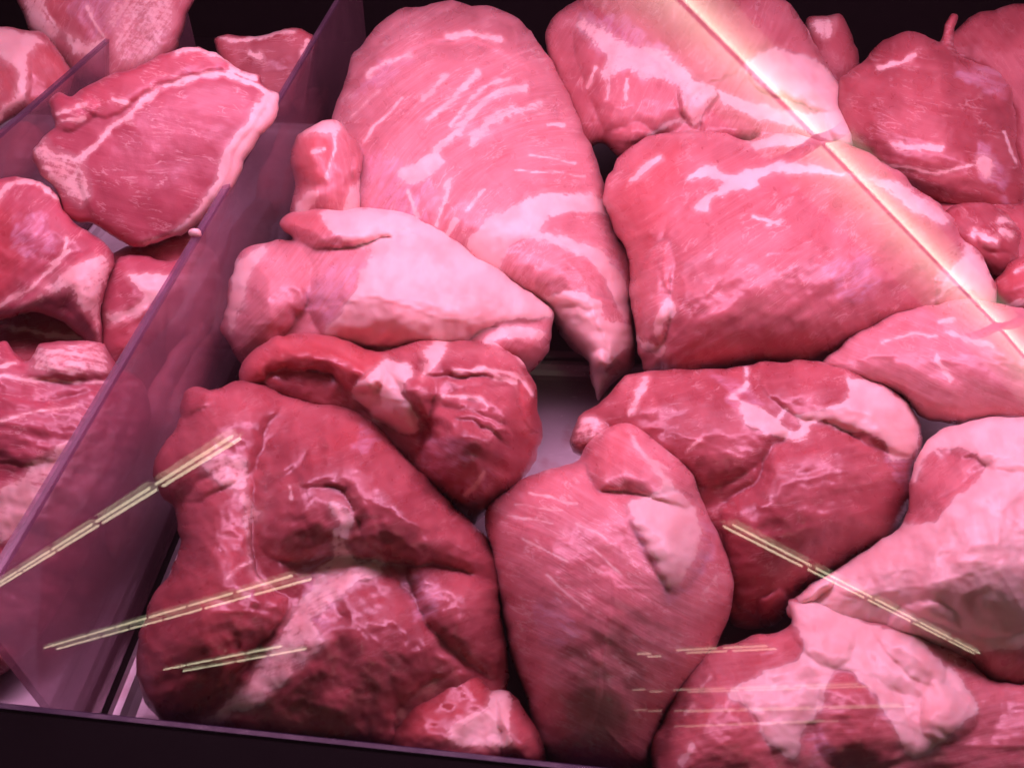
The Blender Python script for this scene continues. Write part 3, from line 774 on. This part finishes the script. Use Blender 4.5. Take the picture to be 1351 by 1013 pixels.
piece('folded_roast', 'large dark folded roast with a ragged fat seam, behind the front rail', 'pork roast',
  [(240,545),(243,520),(262,511),(285,513),(315,502),(345,505),(375,520),(420,528),(440,530),(470,540),(500,560),(525,590),(560,625),(600,668),(640,710),(660,745),(663,770),(660,800),(668,850),(672,890),(665,940),(642,1005),(560,1015),(450,1012),(330,1002),(248,980),(210,950),(190,915),(182,870),(185,830),(200,790),(225,755),(238,720),(235,690),(222,660),(204,640),(203,615),(215,590),(230,565)],
  (430,720,0.066), 20, 0.048, M_DEEP, bundle=0.3, marb=0.25, fib=-20, seed=7, rough=0.75,
  lobes=[([(238,545),(262,512),(330,505),(382,525),(352,560),(337,612),(300,642),(240,664),(208,632),(215,590)],0.014),
         ([(235,692),(250,650),(300,620),(335,640),(330,700),(342,762),(382,800),(332,862),(262,935),(205,945),(182,870),(200,790)],0.026),
         ([(345,602),(390,545),(440,530),(500,560),(540,602),(600,670),(662,747),(657,772),(620,757),(580,742),(540,747),(480,737),(440,732),(380,742),(345,722),(335,660)],0.022),
         ([(402,602),(440,572),(510,582),(560,632),(620,690),(657,762),(600,752),(540,742),(490,722),(470,682),(450,642),(400,642)],0.012),
         ([(295,925),(340,862),(400,802),(440,762),(500,738),(542,790),(572,830),(612,872),(560,902),(520,942),(510,1005),(300,995),(258,955)],0.014),
         ([(540,747),(600,752),(657,772),(668,832),(657,892),(620,872),(570,832),(550,792)],0.012),
         ([(243,520),(262,511),(285,513),(280,530),(255,545),(240,545)],0.006)],
  creases=[([(345,650),(375,630),(410,605),(440,590)],5,0.005),([(440,560),(480,570),(520,585)],4,0.003),([(540,740),(590,745),(640,765)],7,0.005),([(570,830),(600,865),(640,885)],6,0.005),
           ([(345,600),(335,660),(335,720),(350,765)],8,0.005),([(440,665),(462,672),(468,700),(458,725)],4,-0.003),([(450,668),(456,690),(450,715)],3,0.002),([(440,800),(450,850),(440,900)],10,0.004)],
  fat=[([(262,612),(300,595),(327,603),(330,650),(347,680),(332,700),(337,745),(352,772),(338,775),(325,740),(320,690),(310,655),(285,640)],0.62),
       ([(430,662),(457,662),(470,690),(460,720),(472,740),(500,736),(510,752),(470,772),(440,800),(410,820),(436,845),(405,875),(350,925),(290,955),(262,948),(300,920),(350,860),(390,795),(418,762),(440,730),(447,700)],0.66)],
  streaks=[([(300,760),(330,740)],3),([(420,755),(440,735),(446,700)],5),([(380,640),(385,660)],2)],
  silver=[[(525,765),(560,758),(585,800),(560,815),(540,795)],[(400,740),(440,735),(450,790),(410,830)],[(480,560),(500,580),(470,600)]],
  red=[([(185,870),(210,790),(250,750),(320,790),(330,850),(260,935),(205,940)],0.5),([(405,600),(440,572),(480,560),(520,585),(470,590),(420,610)],0.5)],
  parts=[('fat_seam','fat')])

piece('meat_trimming', 'small red and white trimming against the front rail', 'pork trimming',
  [(513,950),(540,920),(575,890),(605,870),(625,880),(650,905),(675,915),(690,930),(705,960),(719,998),(700,1045),(560,1045),(490,1010)],
  (620,950,0.053), 20, 0.026, M_DEEP, bundle=0.3, marb=0.3, fib=-30, seed=8,
  lobes=[([(655,905),(675,913),(708,960),(719,998),(670,1000),(660,960)],0.008)],
  fat=[([(600,948),(640,927),(652,903),(674,914),(676,960),(668,990),(600,985),(588,962)],0.75)], red=[[(530,930),(605,872),(650,905),(630,930),(590,960),(540,980)],([(680,930),(719,998),(690,1000)],0.5)])

piece('boneless_roast', 'rounded boneless roast with a pale tendon patch, beside the bare tray', 'pork roast',
  [(640,692),(645,665),(665,648),(690,632),(715,622),(740,615),(765,605),(775,585),(790,570),(815,558),(840,562),(865,580),(895,605),(915,625),(922,650),(940,690),(955,720),(967,760),(965,800),(950,840),(935,870),(910,905),(880,945),(865,975),(852,1015),(800,1028),(740,1020),(713,985),(695,920),(675,870),(665,830),(655,780),(650,740),(645,715)],
  (800,790,0.056), 25, 0.068, M_ROSE, ragged=0.45, power=0.5, bundle=0.35, marb=1.0, fib=28, seed=9, rough=0.4,
  lobes=[([(775,590),(815,557),(870,582),(917,625),(922,662),(890,667),(850,652),(820,647),(785,642)],0.014),
         ([(828,672),(850,655),(900,650),(925,670),(940,700),(930,740),(905,777),(885,782),(865,752),(845,712)],0.007)],
  creases=[([(735,618),(750,632),(745,655)],5,0.0025),([(815,570),(835,600),(850,640)],5,0.003),([(840,585),(870,610),(905,640)],4,-0.002),([(780,640),(800,648),(830,650)],5,0.003)],
  fat=[([(826,668),(848,656),(868,640),(858,615),(836,586),(850,596),(880,628),(912,660),(927,690),(922,730),(902,762),(880,778),(862,742),(845,707)],0.82)],
  streaks=[([(680,665),(740,672)],1.5),([(720,760),(770,800)],1.5),([(700,650),(760,665)],1.2),([(780,720),(820,760)],1.3),([(760,690),(800,712)],1.2),([(835,575),(850,600),(880,620)],3),([(670,680),(730,690)],1.5),([(690,710),(750,740)],1.5),([(930,780),(945,760)],2)],
  silver=[[(832,672),(850,667),(872,720),(888,760),(908,782),(880,788),(858,745)],[(925,680),(940,700),(934,742),(912,768),(920,720)],[(700,800),(740,790),(760,840),(720,850)]],
  red=[([(778,590),(815,560),(830,600),(800,640),(785,640)],0.6)],
  parts=[('flap',[(772,590),(815,553),(872,578),(920,625),(924,655),(890,650),(850,652),(820,647),(785,642)]),('tendon_patch',[(826,668),(848,654),(900,648),(927,672),(942,700),(932,742),(905,780),(883,785),(862,748),(843,710)])])

piece('neck_roast', 'two-lobed neck roast with a white fat seam, under the shoulder roast', 'pork roast',
  [(750,577),(765,550),(790,530),(810,510),(840,495),(880,488),(930,487),(975,482),(1020,477),(1070,475),(1105,482),(1140,496),(1180,513),(1205,540),(1218,570),(1215,600),(1202,625),(1205,650),(1195,680),(1165,715),(1130,737),(1090,767),(1050,792),(1035,817),(1000,832),(970,825),(950,800),(930,740),(895,690),(850,645),(800,615),(770,600),(755,592)],
  (1000,640,0.056), 25, 0.046, M_DEEP, bundle=0.6, marb=0.45, fib=-12, seed=10, rough=0.8,
  lobes=[([(953,667),(1000,635),(1010,600),(1040,577),(1075,553),(1120,573),(1167,603),(1193,650),(1167,712),(1100,752),(1040,792),(1000,812),(968,792),(958,730)],0.020),
         ([(785,545),(840,495),(930,490),(978,520),(1032,560),(1040,580),(1000,612),(940,642),(900,622),(850,582)],0.012),
         ([(1000,502),(1060,478),(1120,488),(1192,520),(1217,570),(1202,602),(1160,592),(1100,562),(1050,547)],0.010),
         ([(1003,792),(1030,778),(1047,800),(1032,822),(1003,818)],0.008),([(750,577),(765,552),(800,560),(810,590),(775,600)],0.008)],
  creases=[([(1042,577),(1012,600),(1002,636),(960,663)],6,0.006),([(1060,560),(1110,567),(1165,590),(1200,612)],4,0.003)],
  fat=[[(978,533),(1010,545),(1040,568),(1060,560),(1050,545),(1090,540),(1122,515),(1117,498),(1150,503),(1197,530),(1215,570),(1203,602),(1180,607),(1160,577),(1110,567),(1080,557),(1062,577),(1030,577),(990,562)],
       ([(750,577),(765,552),(790,545),(800,560),(785,580),(765,592)],0.6)],
  streaks=[([(985,485),(985,510),(965,522),(1000,540)],4),([(852,498),(838,530),(830,548)],6),([(925,580),(905,598)],2),([(1020,560),(1040,540)],5)],
  silver=[[(945,498),(975,500),(995,530),(970,535)],[(1170,600),(1210,580),(1200,640)]],
  parts=[('fat_seam','fat'),('lower_lobe',[(953,667),(1000,635),(1010,600),(1040,577),(1075,560),(1120,573),(1167,603),(1197,650),(1170,716),(1100,758),(1040,798),(1000,815),(968,795),(958,730)])])

piece('boneless_roast', 'pale smooth roast half hidden at the side, below the shoulder roast', 'pork roast',
  [(1085,485),(1105,460),(1130,440),(1170,420),(1210,405),(1260,395),(1310,400),(1355,408),(1400,430),(1425,500),(1400,550),(1351,556),(1300,558),(1255,560),(1220,553),(1205,535),(1180,517),(1130,505)],
  (1260,480,0.085), 22, 0.050, M_PALE, marb=0.4, fib=25, seed=11, rough=0.7,
  fat=[], streaks=[([(1165,452),(1200,443),(1235,443)],3),([(1235,465),(1240,480),(1255,500)],4),([(1250,438),(1280,448),(1310,456)],5),([(1260,420),(1240,425)],3)],
  red=[([(1240,405),(1290,402),(1290,420),(1250,425)],0.5)])

piece('fat_covered_roast', 'roast wrapped in thick smooth pink fat, beside the neck roast', 'pork roast',
  [(1040,800),(1050,785),(1075,768),(1110,746),(1150,718),(1180,698),(1195,678),(1200,640),(1210,605),(1225,580),(1255,562),(1300,552),(1351,550),(1425,560),(1445,700),(1440,850),(1380,900),(1320,905),(1280,880),(1240,860),(1180,845),(1120,835),(1070,825),(1045,815)],
  (1250,700,0.068), 22, 0.052, M_MID, marb=0.3, fib=-40, seed=12, rough=0.9,
  lobes=[([(1085,767),(1180,698),(1250,655),(1300,620),(1351,600),(1425,600),(1435,790),(1340,835),(1280,835),(1180,800)],0.016),
         ([(1222,580),(1300,551),(1425,560),(1400,612),(1320,622),(1290,607),(1250,597)],0.008),([(1043,795),(1080,765),(1110,748),(1095,775),(1060,800)],0.008),
         ([(1170,835),(1190,800),(1240,795),(1270,830),(1250,855),(1200,850)],0.010)],
  creases=[([(1060,800),(1100,775),(1130,765)],4,0.005),([(1200,690),(1250,660),(1290,630)],6,0.003),([(1170,790),(1210,800),(1260,810)],8,0.003)],
  fat=[[(1030,815),(1045,780),(1110,740),(1180,692),(1215,692),(1245,672),(1278,642),(1300,615),(1262,592),(1222,600),(1205,640),(1200,610),(1225,572),(1300,545),(1435,550),(1455,700),(1440,830),(1290,860),(1180,855),(1050,830)]],
  streaks=[([(1225,590),(1240,600)],4)],
  red=[([(1290,552),(1360,552),(1360,566),(1320,566)],0.6)],
  parts=[('fat_cap','fat')])

piece('fat_covered_roast', 'roast with crinkled fat and red lean, at the front corner of the tray', 'pork roast',
  [(862,1020),(858,975),(872,945),(888,912),(905,882),(930,860),(975,845),(1020,833),(1045,822),(1040,795),(1060,788),(1100,800),(1150,815),(1200,825),(1250,845),(1290,880),(1320,900),(1360,900),(1425,905),(1435,1000),(1405,1060),(1200,1075),(1000,1070),(880,1055)],
  (1080,930,0.048), 16, 0.036, M_MID, bundle=0.4, marb=0.3, fib=-10, seed=13, rough=0.7,
  lobes=[([(862,1018),(890,950),(950,890),(982,932),(1012,982),(1022,1060),(880,1050)],0.010),([(1045,790),(1100,800),(1130,850),(1100,880),(1060,860),(1045,825)],0.005),
         ([(1150,820),(1200,826),(1245,860),(1240,905),(1200,890),(1165,855)],0.006),([(1090,900),(1140,890),(1190,930),(1200,1000),(1100,1010),(1075,960)],0.006),([(1230,900),(1270,920),(1290,950),(1250,980),(1215,960)],0.008)],
  creases=[([(1110,805),(1150,842),(1200,872),(1240,925)],6,0.005),([(1180,822),(1230,872),(1270,925)],5,0.004),([(1100,850),(1150,870),(1180,910),(1220,950)],5,0.003),([(1060,850),(1100,885),(1130,890)],5,0.002),([(1140,850),(1160,900),(1210,920)],4,0.003),([(1190,900),(1230,940),(1250,980)],4,0.003)],
  fat=[[(1040,795),(1100,800),(1160,826),(1212,840),(1252,880),(1292,932),(1262,962),(1232,987),(1200,1002),(1180,962),(1160,927),(1130,892),(1100,882),(1090,922),(1062,962),(1050,1002),(1020,987),(1000,952),(985,932),(958,917),(1000,890),(1050,872),(1062,850),(1050,825)]],
  streaks=[([(898,1005),(912,985)],6),([(925,905),(940,890)],2),([(905,940),(915,930)],3)],
  silver=[[(1090,860),(1140,870),(1200,900),(1265,950),(1220,995),(1180,955),(1130,892)],[(1060,960),(1100,990),(1080,1013)]],
  red=[([(870,1000),(900,940),(960,925),(1000,960),(1010,1010),(930,1020)],0.6),([(960,880),(1030,840),(1050,860),(1000,890)],0.5),([(1095,915),(1140,900),(1180,950),(1170,990),(1100,990)],0.5)],
  parts=[('fat_cap','fat')])

piece('boneless_roast', 'deep pink roast with lavender silverskin, at the back by the dark wall', 'pork roast',
  [(1105,112),(1130,85),(1160,60),(1190,45),(1225,50),(1240,56),(1248,30),(1256,18),(1264,24),(1258,50),(1264,72),(1290,80),(1325,103),(1340,140),(1343,190),(1350,240),(1348,275),(1320,287),(1280,280),(1240,275),(1200,262),(1150,230),(1115,190),(1102,150)],
  (1230,170,0.095), 26, 0.065, M_DEEP, marb=0.5, fib=15, seed=14, rough=0.9,
  lobes=[([(1108,152),(1150,95),(1230,93),(1290,110),(1332,170),(1347,240),(1342,282),(1270,275),(1200,255),(1140,205)],0.022),([(1150,80),(1190,46),(1250,70),(1230,92),(1180,92)],0.008)],
  creases=[([(1230,95),(1270,120),(1290,160)],5,0.003),([(1165,222),(1230,228),(1300,218)],4,0.003)],
  fat=[([(1290,205),(1310,205),(1315,222),(1302,236),(1290,225)],0.9)],
  streaks=[([(1180,192),(1210,196),(1240,195)],6),([(1160,215),(1230,226),(1300,215)],2.5),([(1160,88),(1190,82),(1210,72)],4),([(1325,175),(1340,215)],2)],
  silver=[[(1258,95),(1295,83),(1327,105),(1327,132),(1300,122),(1280,107)],[(1285,190),(1315,200),(1335,265),(1310,250),(1295,225)]], red=[([(1310,250),(1350,240),(1348,280),(1310,285)],0.5)])

piece('meat_trimming', 'knobbly dark red trimming between the shoulder roast and the back roast', 'pork trimming',
  [(1248,278),(1290,268),(1330,284),(1346,310),(1342,342),(1322,368),(1300,358),(1270,335),(1245,310)], (1300,318,0.075), 30, 0.035, M_DEEP, marb=0.6, fib=40, seed=15,
  lobes=[([(1290,305),(1320,295),(1340,310),(1335,330),(1300,330)],0.006)], streaks=[([(1285,308),(1305,315),(1312,318)],7),([(1320,290),(1335,295)],5),([(1322,305),(1335,312)],5)])
piece('meat_trimming', 'red trimming with a fat rim half out of sight below the knobbly one', 'pork trimming',
  [(1310,372),(1351,335),(1425,325),(1430,420),(1351,420),(1316,405)], (1365,375,0.075), 28, 0.04, M_DEEP, marb=0.6, fib=-30, seed=16, streaks=[([(1330,402),(1351,396),(1380,390)],6),([(1340,360),(1355,350)],3)],
  red=[([(1312,372),(1351,335),(1420,330),(1420,400),(1340,395)],0.6)])
piece('boneless_roast', 'dim brownish roast in the back corner behind the silverskin roast', 'pork roast',
  [(1245,70),(1270,32),(1310,12),(1360,5),(1425,20),(1435,150),(1405,310),(1351,310),(1330,200),(1320,130),(1290,95)], (1350,140,0.085), 26, 0.05, M_DEEP, marb=0.2, fib=50, seed=17,
  creases=[([(1290,35),(1330,60),(1351,85)],3,0.002)])
piece('shank_end', 'pale stub of a bone end in the dark behind the shoulder roasts', 'pork shank',
  [(1062,32),(1085,20),(1110,20),(1125,50),(1136,90),(1142,135),(1110,145),(1075,110)], (1100,85,0.085), 35, 0.04, M_DEEP, marb=0.2, fib=80, seed=18,
  fat=[([(1065,30),(1085,20),(1105,22),(1100,50),(1085,55)],0.6)])

# chops
CH = 'bone-in pork chops'
piece('pork_chop', 'large marbled loin chop with a pale fat rim lying on the other chops', 'pork chop',
  [(65,135),(75,122),(95,125),(120,110),(160,95),(200,78),(235,66),(265,64),(290,72),(310,88),(340,100),(352,115),(368,125),(365,155),(345,180),(325,205),(315,235),(295,265),(270,290),(240,310),(205,322),(185,326),(160,318),(145,308),(125,298),(95,290),(80,275),(75,255),(60,235),(45,215),(43,200),(55,185),(70,170),(68,150)],
  (205,195,0.135), 42, 0.018, M_CHOP, power=0.22, Bb=0.012, bundle=0.2, marb=0.65, fib=12, seed=20, rough=0.35, group=CH,
  lobes=[([(65,150),(75,124),(110,126),(130,136),(120,160),(92,173),(70,170)],0.007),([(110,120),(200,78),(265,66),(305,88),(265,96),(200,118),(150,152),(120,150)],0.003,0.3),
         ([(105,215),(170,152),(245,108),(320,106),(355,125),(330,170),(308,200),(298,240),(250,295),(190,318),(130,290),(112,260)],0.003,0.25)],
  creases=[([(265,90),(240,100),(300,95)],4,0.002),([(100,282),(130,300),(160,318)],8,0.005)],
  fat=[[(372,122),(368,155),(348,182),(328,207),(318,237),(298,267),(272,292),(242,312),(205,326),(188,322),(235,300),(260,272),(282,242),(291,210),(304,184),(324,158),(340,139),(352,122)],
       ([(43,200),(58,180),(72,195),(95,203),(116,222),(118,258),(105,275),(85,252),(60,235)],0.58)],
  streaks=[([(358,124),(320,104),(280,97),(245,106),(205,121),(175,146),(140,176),(110,207),(85,216),(60,205)],5),([(232,69),(262,66),(292,76),(316,95),(340,104)],6),([(205,120),(190,130),(165,158)],5),
           ([(150,130),(165,133)],4),([(75,150),(115,140)],4),([(80,160),(110,155)],3),([(100,220),(112,235),(110,262)],3)],
  silver=[[(245,100),(280,88),(285,95),(255,104)]],
  red=[([(80,278),(110,290),(150,306),(185,322),(150,318),(100,296)],0.8),([(110,125),(200,82),(262,68),(270,85),(200,115),(150,150)],0.35)],
  parts=[('fat_rim',[(376,120),(372,157),(350,184),(330,209),(320,239),(300,269),(274,295),(244,315),(205,330),(185,324),(235,300),(260,272),(282,242),(291,210),(304,184),(324,158),(340,139),(352,122)]),
         ('bone',[(41,200),(57,178),(72,195),(95,203),(116,222),(118,258),(105,275),(85,252),(58,236)])])
piece('pork_chop', 'dim chop end on the far tray edge behind the large marbled chop', 'pork chop',
  [(283,58),(295,47),(330,47),(365,42),(385,37),(405,41),(417,52),(402,88),(388,125),(378,150),(340,145),(300,115),(288,80)], (345,90,0.10), 40, 0.014, M_DEEP, power=0.25, Bb=0.012, bundle=0.2, marb=0.6, seed=21, group=CH,
  streaks=[([(290,52),(330,51),(385,42)],4),([(330,72),(345,75)],5),([(405,55),(400,75)],5)])
piece('pork_chop', 'chop showing its bone and a white fat ridge under the large chop', 'pork chop',
  [(-40,240),(0,236),(35,235),(62,245),(78,262),(90,285),(115,303),(138,318),(152,345),(142,380),(133,410),(137,440),(132,468),(110,447),(80,422),(40,412),(0,427),(-40,432)],
  (50,335,0.085), 34, 0.030, M_CHOP, power=0.35, Bb=0.02, marb=0.5, fib=-40, seed=22, group=CH,
  lobes=[([(20,405),(60,375),(90,342),(130,328),(150,350),(134,402),(133,450),(110,430),(80,400)],0.010)],
  creases=[([(20,400),(60,368),(95,325)],5,0.004),([(100,345),(115,390),(120,430)],3,0.002),([(120,340),(128,380),(128,420)],3,0.002)],
  fat=[([(92,350),(132,332),(150,350),(134,400),(133,450),(112,412),(82,386),(50,398),(20,408),(60,375)],0.68)],
  streaks=[([(-10,275),(5,250),(30,240),(55,245),(74,260)],6),([(88,315),(80,345),(50,372),(20,392),(-10,405)],4),([(92,330),(70,350)],3)],
  silver=[[(20,290),(60,285),(70,330),(30,340)]], red=[([(-40,280),(0,260),(25,300),(20,370),(-10,400),(-40,400)],0.9)])
piece('pork_chop', 'wedge of chop with a fat corner squeezed against the divider', 'pork chop',
  [(132,380),(150,348),(180,335),(220,345),(245,345),(252,375),(232,415),(207,445),(182,470),(152,492),(137,472),(131,430)], (190,405,0.060), 30, 0.025, M_CHOP, power=0.4, Bb=0.03, marb=0.5, fib=-30, seed=23, group=CH,
  creases=[([(140,428),(175,410),(205,390)],5,0.004)],
  fat=[([(168,362),(227,362),(230,380),(202,400),(177,420),(147,428),(138,415),(175,402),(187,385)],0.85)], red=[([(140,430),(200,420),(190,460),(150,490)],0.6)])
piece('pork_chop', 'shadowed chop with a white fat tip showing below the large chop', 'pork chop',
  [(150,335),(200,318),(240,300),(262,285),(276,283),(275,310),(262,340),(245,358),(200,360),(160,355)], (225,325,0.075), 32, 0.015, M_DEEP, power=0.4, Bb=0.02, marb=0.4, seed=24, group=CH,
  fat=[[(246,335),(255,292),(280,280),(277,312),(260,345)]])
piece('pork_chop', 'pale chop with a squared bone end beside the divider, nearest the rail', 'pork chop',
  [(-40,470),(0,452),(15,458),(36,478),(52,455),(95,452),(132,453),(155,480),(190,510),(200,550),(178,610),(135,690),(95,770),(45,850),(0,890),(-40,900)],
  (60,590,0.060), 25, 0.034, M_CHOP, side=14, power=0.4, marb=0.6, fib=10, seed=25, group=CH, rough=1.1,
  lobes=[([(38,478),(54,455),(95,452),(132,454),(146,480),(140,498),(90,500),(45,498)],0.008),([(-40,520),(60,530),(150,515),(130,580),(60,610),(-40,600)],0.006)],
  creases=[([(-20,500),(60,503),(145,508)],3,0.003),([(-10,545),(50,535),(110,520)],3,0.002),([(0,600),(60,580),(110,560)],4,0.002)],
  fat=[([(-40,650),(0,640),(60,600),(100,572),(125,575),(82,645),(20,705),(-40,735)],0.7),([(38,478),(54,455),(132,454),(146,480),(140,495),(45,495)],0.55)],
  streaks=[([(-10,497),(60,501),(142,506)],3),([(-10,485),(20,478)],4),([(0,555),(50,545),(100,535)],2.5)])
piece('bony_cut', 'bony cut with a dark red hollow beyond the second divider', 'pork ribs',
  [(-40,40),(0,36),(40,42),(62,50),(82,70),(97,95),(87,125),(57,142),(20,155),(-40,180)], (30,100,0.11), 35, 0.03, M_MID, seed=26, marb=0.4, fib=60,
  lobes=[([(0,60),(35,60),(40,100),(30,140),(-20,150),(-30,90)],0.006)], creases=[([(62,70),(65,95),(58,118)],13,0.008)],
  fat=[([(-40,45),(0,36),(45,45),(62,58),(45,62),(38,90),(35,125),(15,150),(-10,155),(25,110),(0,75),(-40,70)],0.85)], red=[[(45,60),(80,70),(92,95),(82,122),(50,135),(42,100)],[(0,90),(12,95),(18,120),(8,130)]])
piece('bony_cut', 'broad pink cut with white membrane leaning by the back wall beyond the second divider', 'pork ribs',
  [(30,-35),(245,-35),(243,30),(226,75),(180,100),(140,118),(95,100),(62,58),(35,30)], (130,45,0.115), 35, 0.035, M_MID, seed=27, marb=0.5, fib=-60,
  creases=[([(70,40),(85,55),(105,58)],4,0.004),([(110,20),(125,45),(132,50)],3,0.004)],
  fat=[([(25,-40),(58,-40),(62,15),(80,42),(62,56),(40,35)],0.7),([(84,42),(110,55),(135,50),(130,75),(95,72)],0.7),([(145,0),(200,-25),(235,20),(200,80),(160,85),(145,50)],0.55)],
  streaks=[([(115,10),(128,35),(134,50)],3),([(60,10),(75,40)],3)], silver=[[(90,-20),(150,-20),(160,40),(110,45)]], red=[([(112,20),(125,30),(133,48),(122,45)],0.8),([(60,-20),(95,-10),(90,30),(65,20)],0.6)])
piece('bony_cut', 'pink cut put in for the pinkish reflections in the second divider', 'pork ribs',
  [(-40,185),(0,172),(38,158),(58,190),(50,225),(20,250),(-40,265)], (10,205,0.075), 35, 0.03, M_MID, seed=28, marb=0.3)  # cut added to give the dim pinkish reflections in the acrylic

piece('pork_chop', 'chop standing against the divider, blurred through its acrylic beside the folded roast', 'pork chop',
  [(175,560),(205,500),(240,450),(270,425),(285,450),(262,520),(232,590),(205,650),(175,710),(150,740),(140,700),(150,630)], (210,580,0.033), 5, 0.014, M_PALE, side=45, Bb=0.02, marb=0.4, seed=29, group=CH, power=0.35,
  fat=[([(170,650),(200,590),(235,520),(245,540),(210,620),(175,690)],0.7)])
piece('pork_chop', 'chop standing against the divider, blurred through its acrylic beside the fat-capped shank', 'pork chop',
  [(245,440),(262,385),(290,330),(320,280),(345,262),(362,285),(350,330),(330,380),(305,430),(278,470),(255,480)], (305,370,0.037), 5, 0.016, M_PALE, side=42, Bb=0.02, marb=0.3, seed=30, group=CH, power=0.35,
  fat=[([(270,420),(300,350),(335,290),(350,300),(320,370),(285,440)],0.7)])
piece('pork_chop', 'chop standing against the divider, blurred through its acrylic beside the upright shank end', 'pork chop',
  [(335,270),(345,225),(370,170),(392,130),(415,115),(425,135),(410,180),(395,230),(378,275),(355,300)], (382,205,0.042), 8, 0.014, M_MID, side=40, Bb=0.02, marb=0.3, seed=31, group=CH, power=0.35)

piece('pork_chop', 'dark chop at the bottom of the stack under the bone-showing chop', 'pork chop',
  [(-40,395),(40,390),(110,395),(160,410),(178,470),(150,520),(60,515),(-40,520)], (60,455,0.030), 12, 0.016, M_DEEP, power=0.35, Bb=0.03, marb=0.5, seed=33, group=CH, streaks=[([(0,430),(60,440),(120,450)],4)])
piece('meat_trimming', 'flat dark trimming lying under the two red trimmings', 'pork trimming',
  [(1190,255),(1260,262),(1351,270),(1435,300),(1435,440),(1340,445),(1290,400),(1235,320)], (1320,350,0.050), 15, 0.030, M_DEEP, power=0.4, marb=0.5, fib=35, seed=34, streaks=[([(1250,280),(1300,330),(1340,390)],4)])

# crumb of fat on the divider's edge
def crumb():
    c = np.array([-0.205, 0.437, 0.1266]); rs = np.random.RandomState(3); V = []; Fc = []
    n = 10
    for j in range(4):
        for k in range(n):
            a = 2 * math.pi * k / n; r = 0.72 * (0.0052, 0.0058, 0.0042, 0.0012)[j] * (0.8 + 0.4 * rs.rand())
            V.append((r * 1.0 * math.cos(a), r * 0.7 * math.sin(a), (-0.0022, 0.0, 0.0016, 0.0026)[j]))
    Fc.append(tuple(range(n - 1, -1, -1))); Fc.append(tuple(range(3 * n, 4 * n)))
    for j in range(3):
        for k in range(n): Fc.append((j * n + k, j * n + (k + 1) % n, (j + 1) * n + (k + 1) % n, (j + 1) * n + k))
    o = mesh_obj('fat_scrap', V, Fc, plain('fat_scrap', (0.80, 0.60, 0.55), 0.4), smooth_=True)
    o.location = c
    tag(o, 'tiny white scrap of fat stuck on the edge of the divider', 'fat scrap')
crumb()
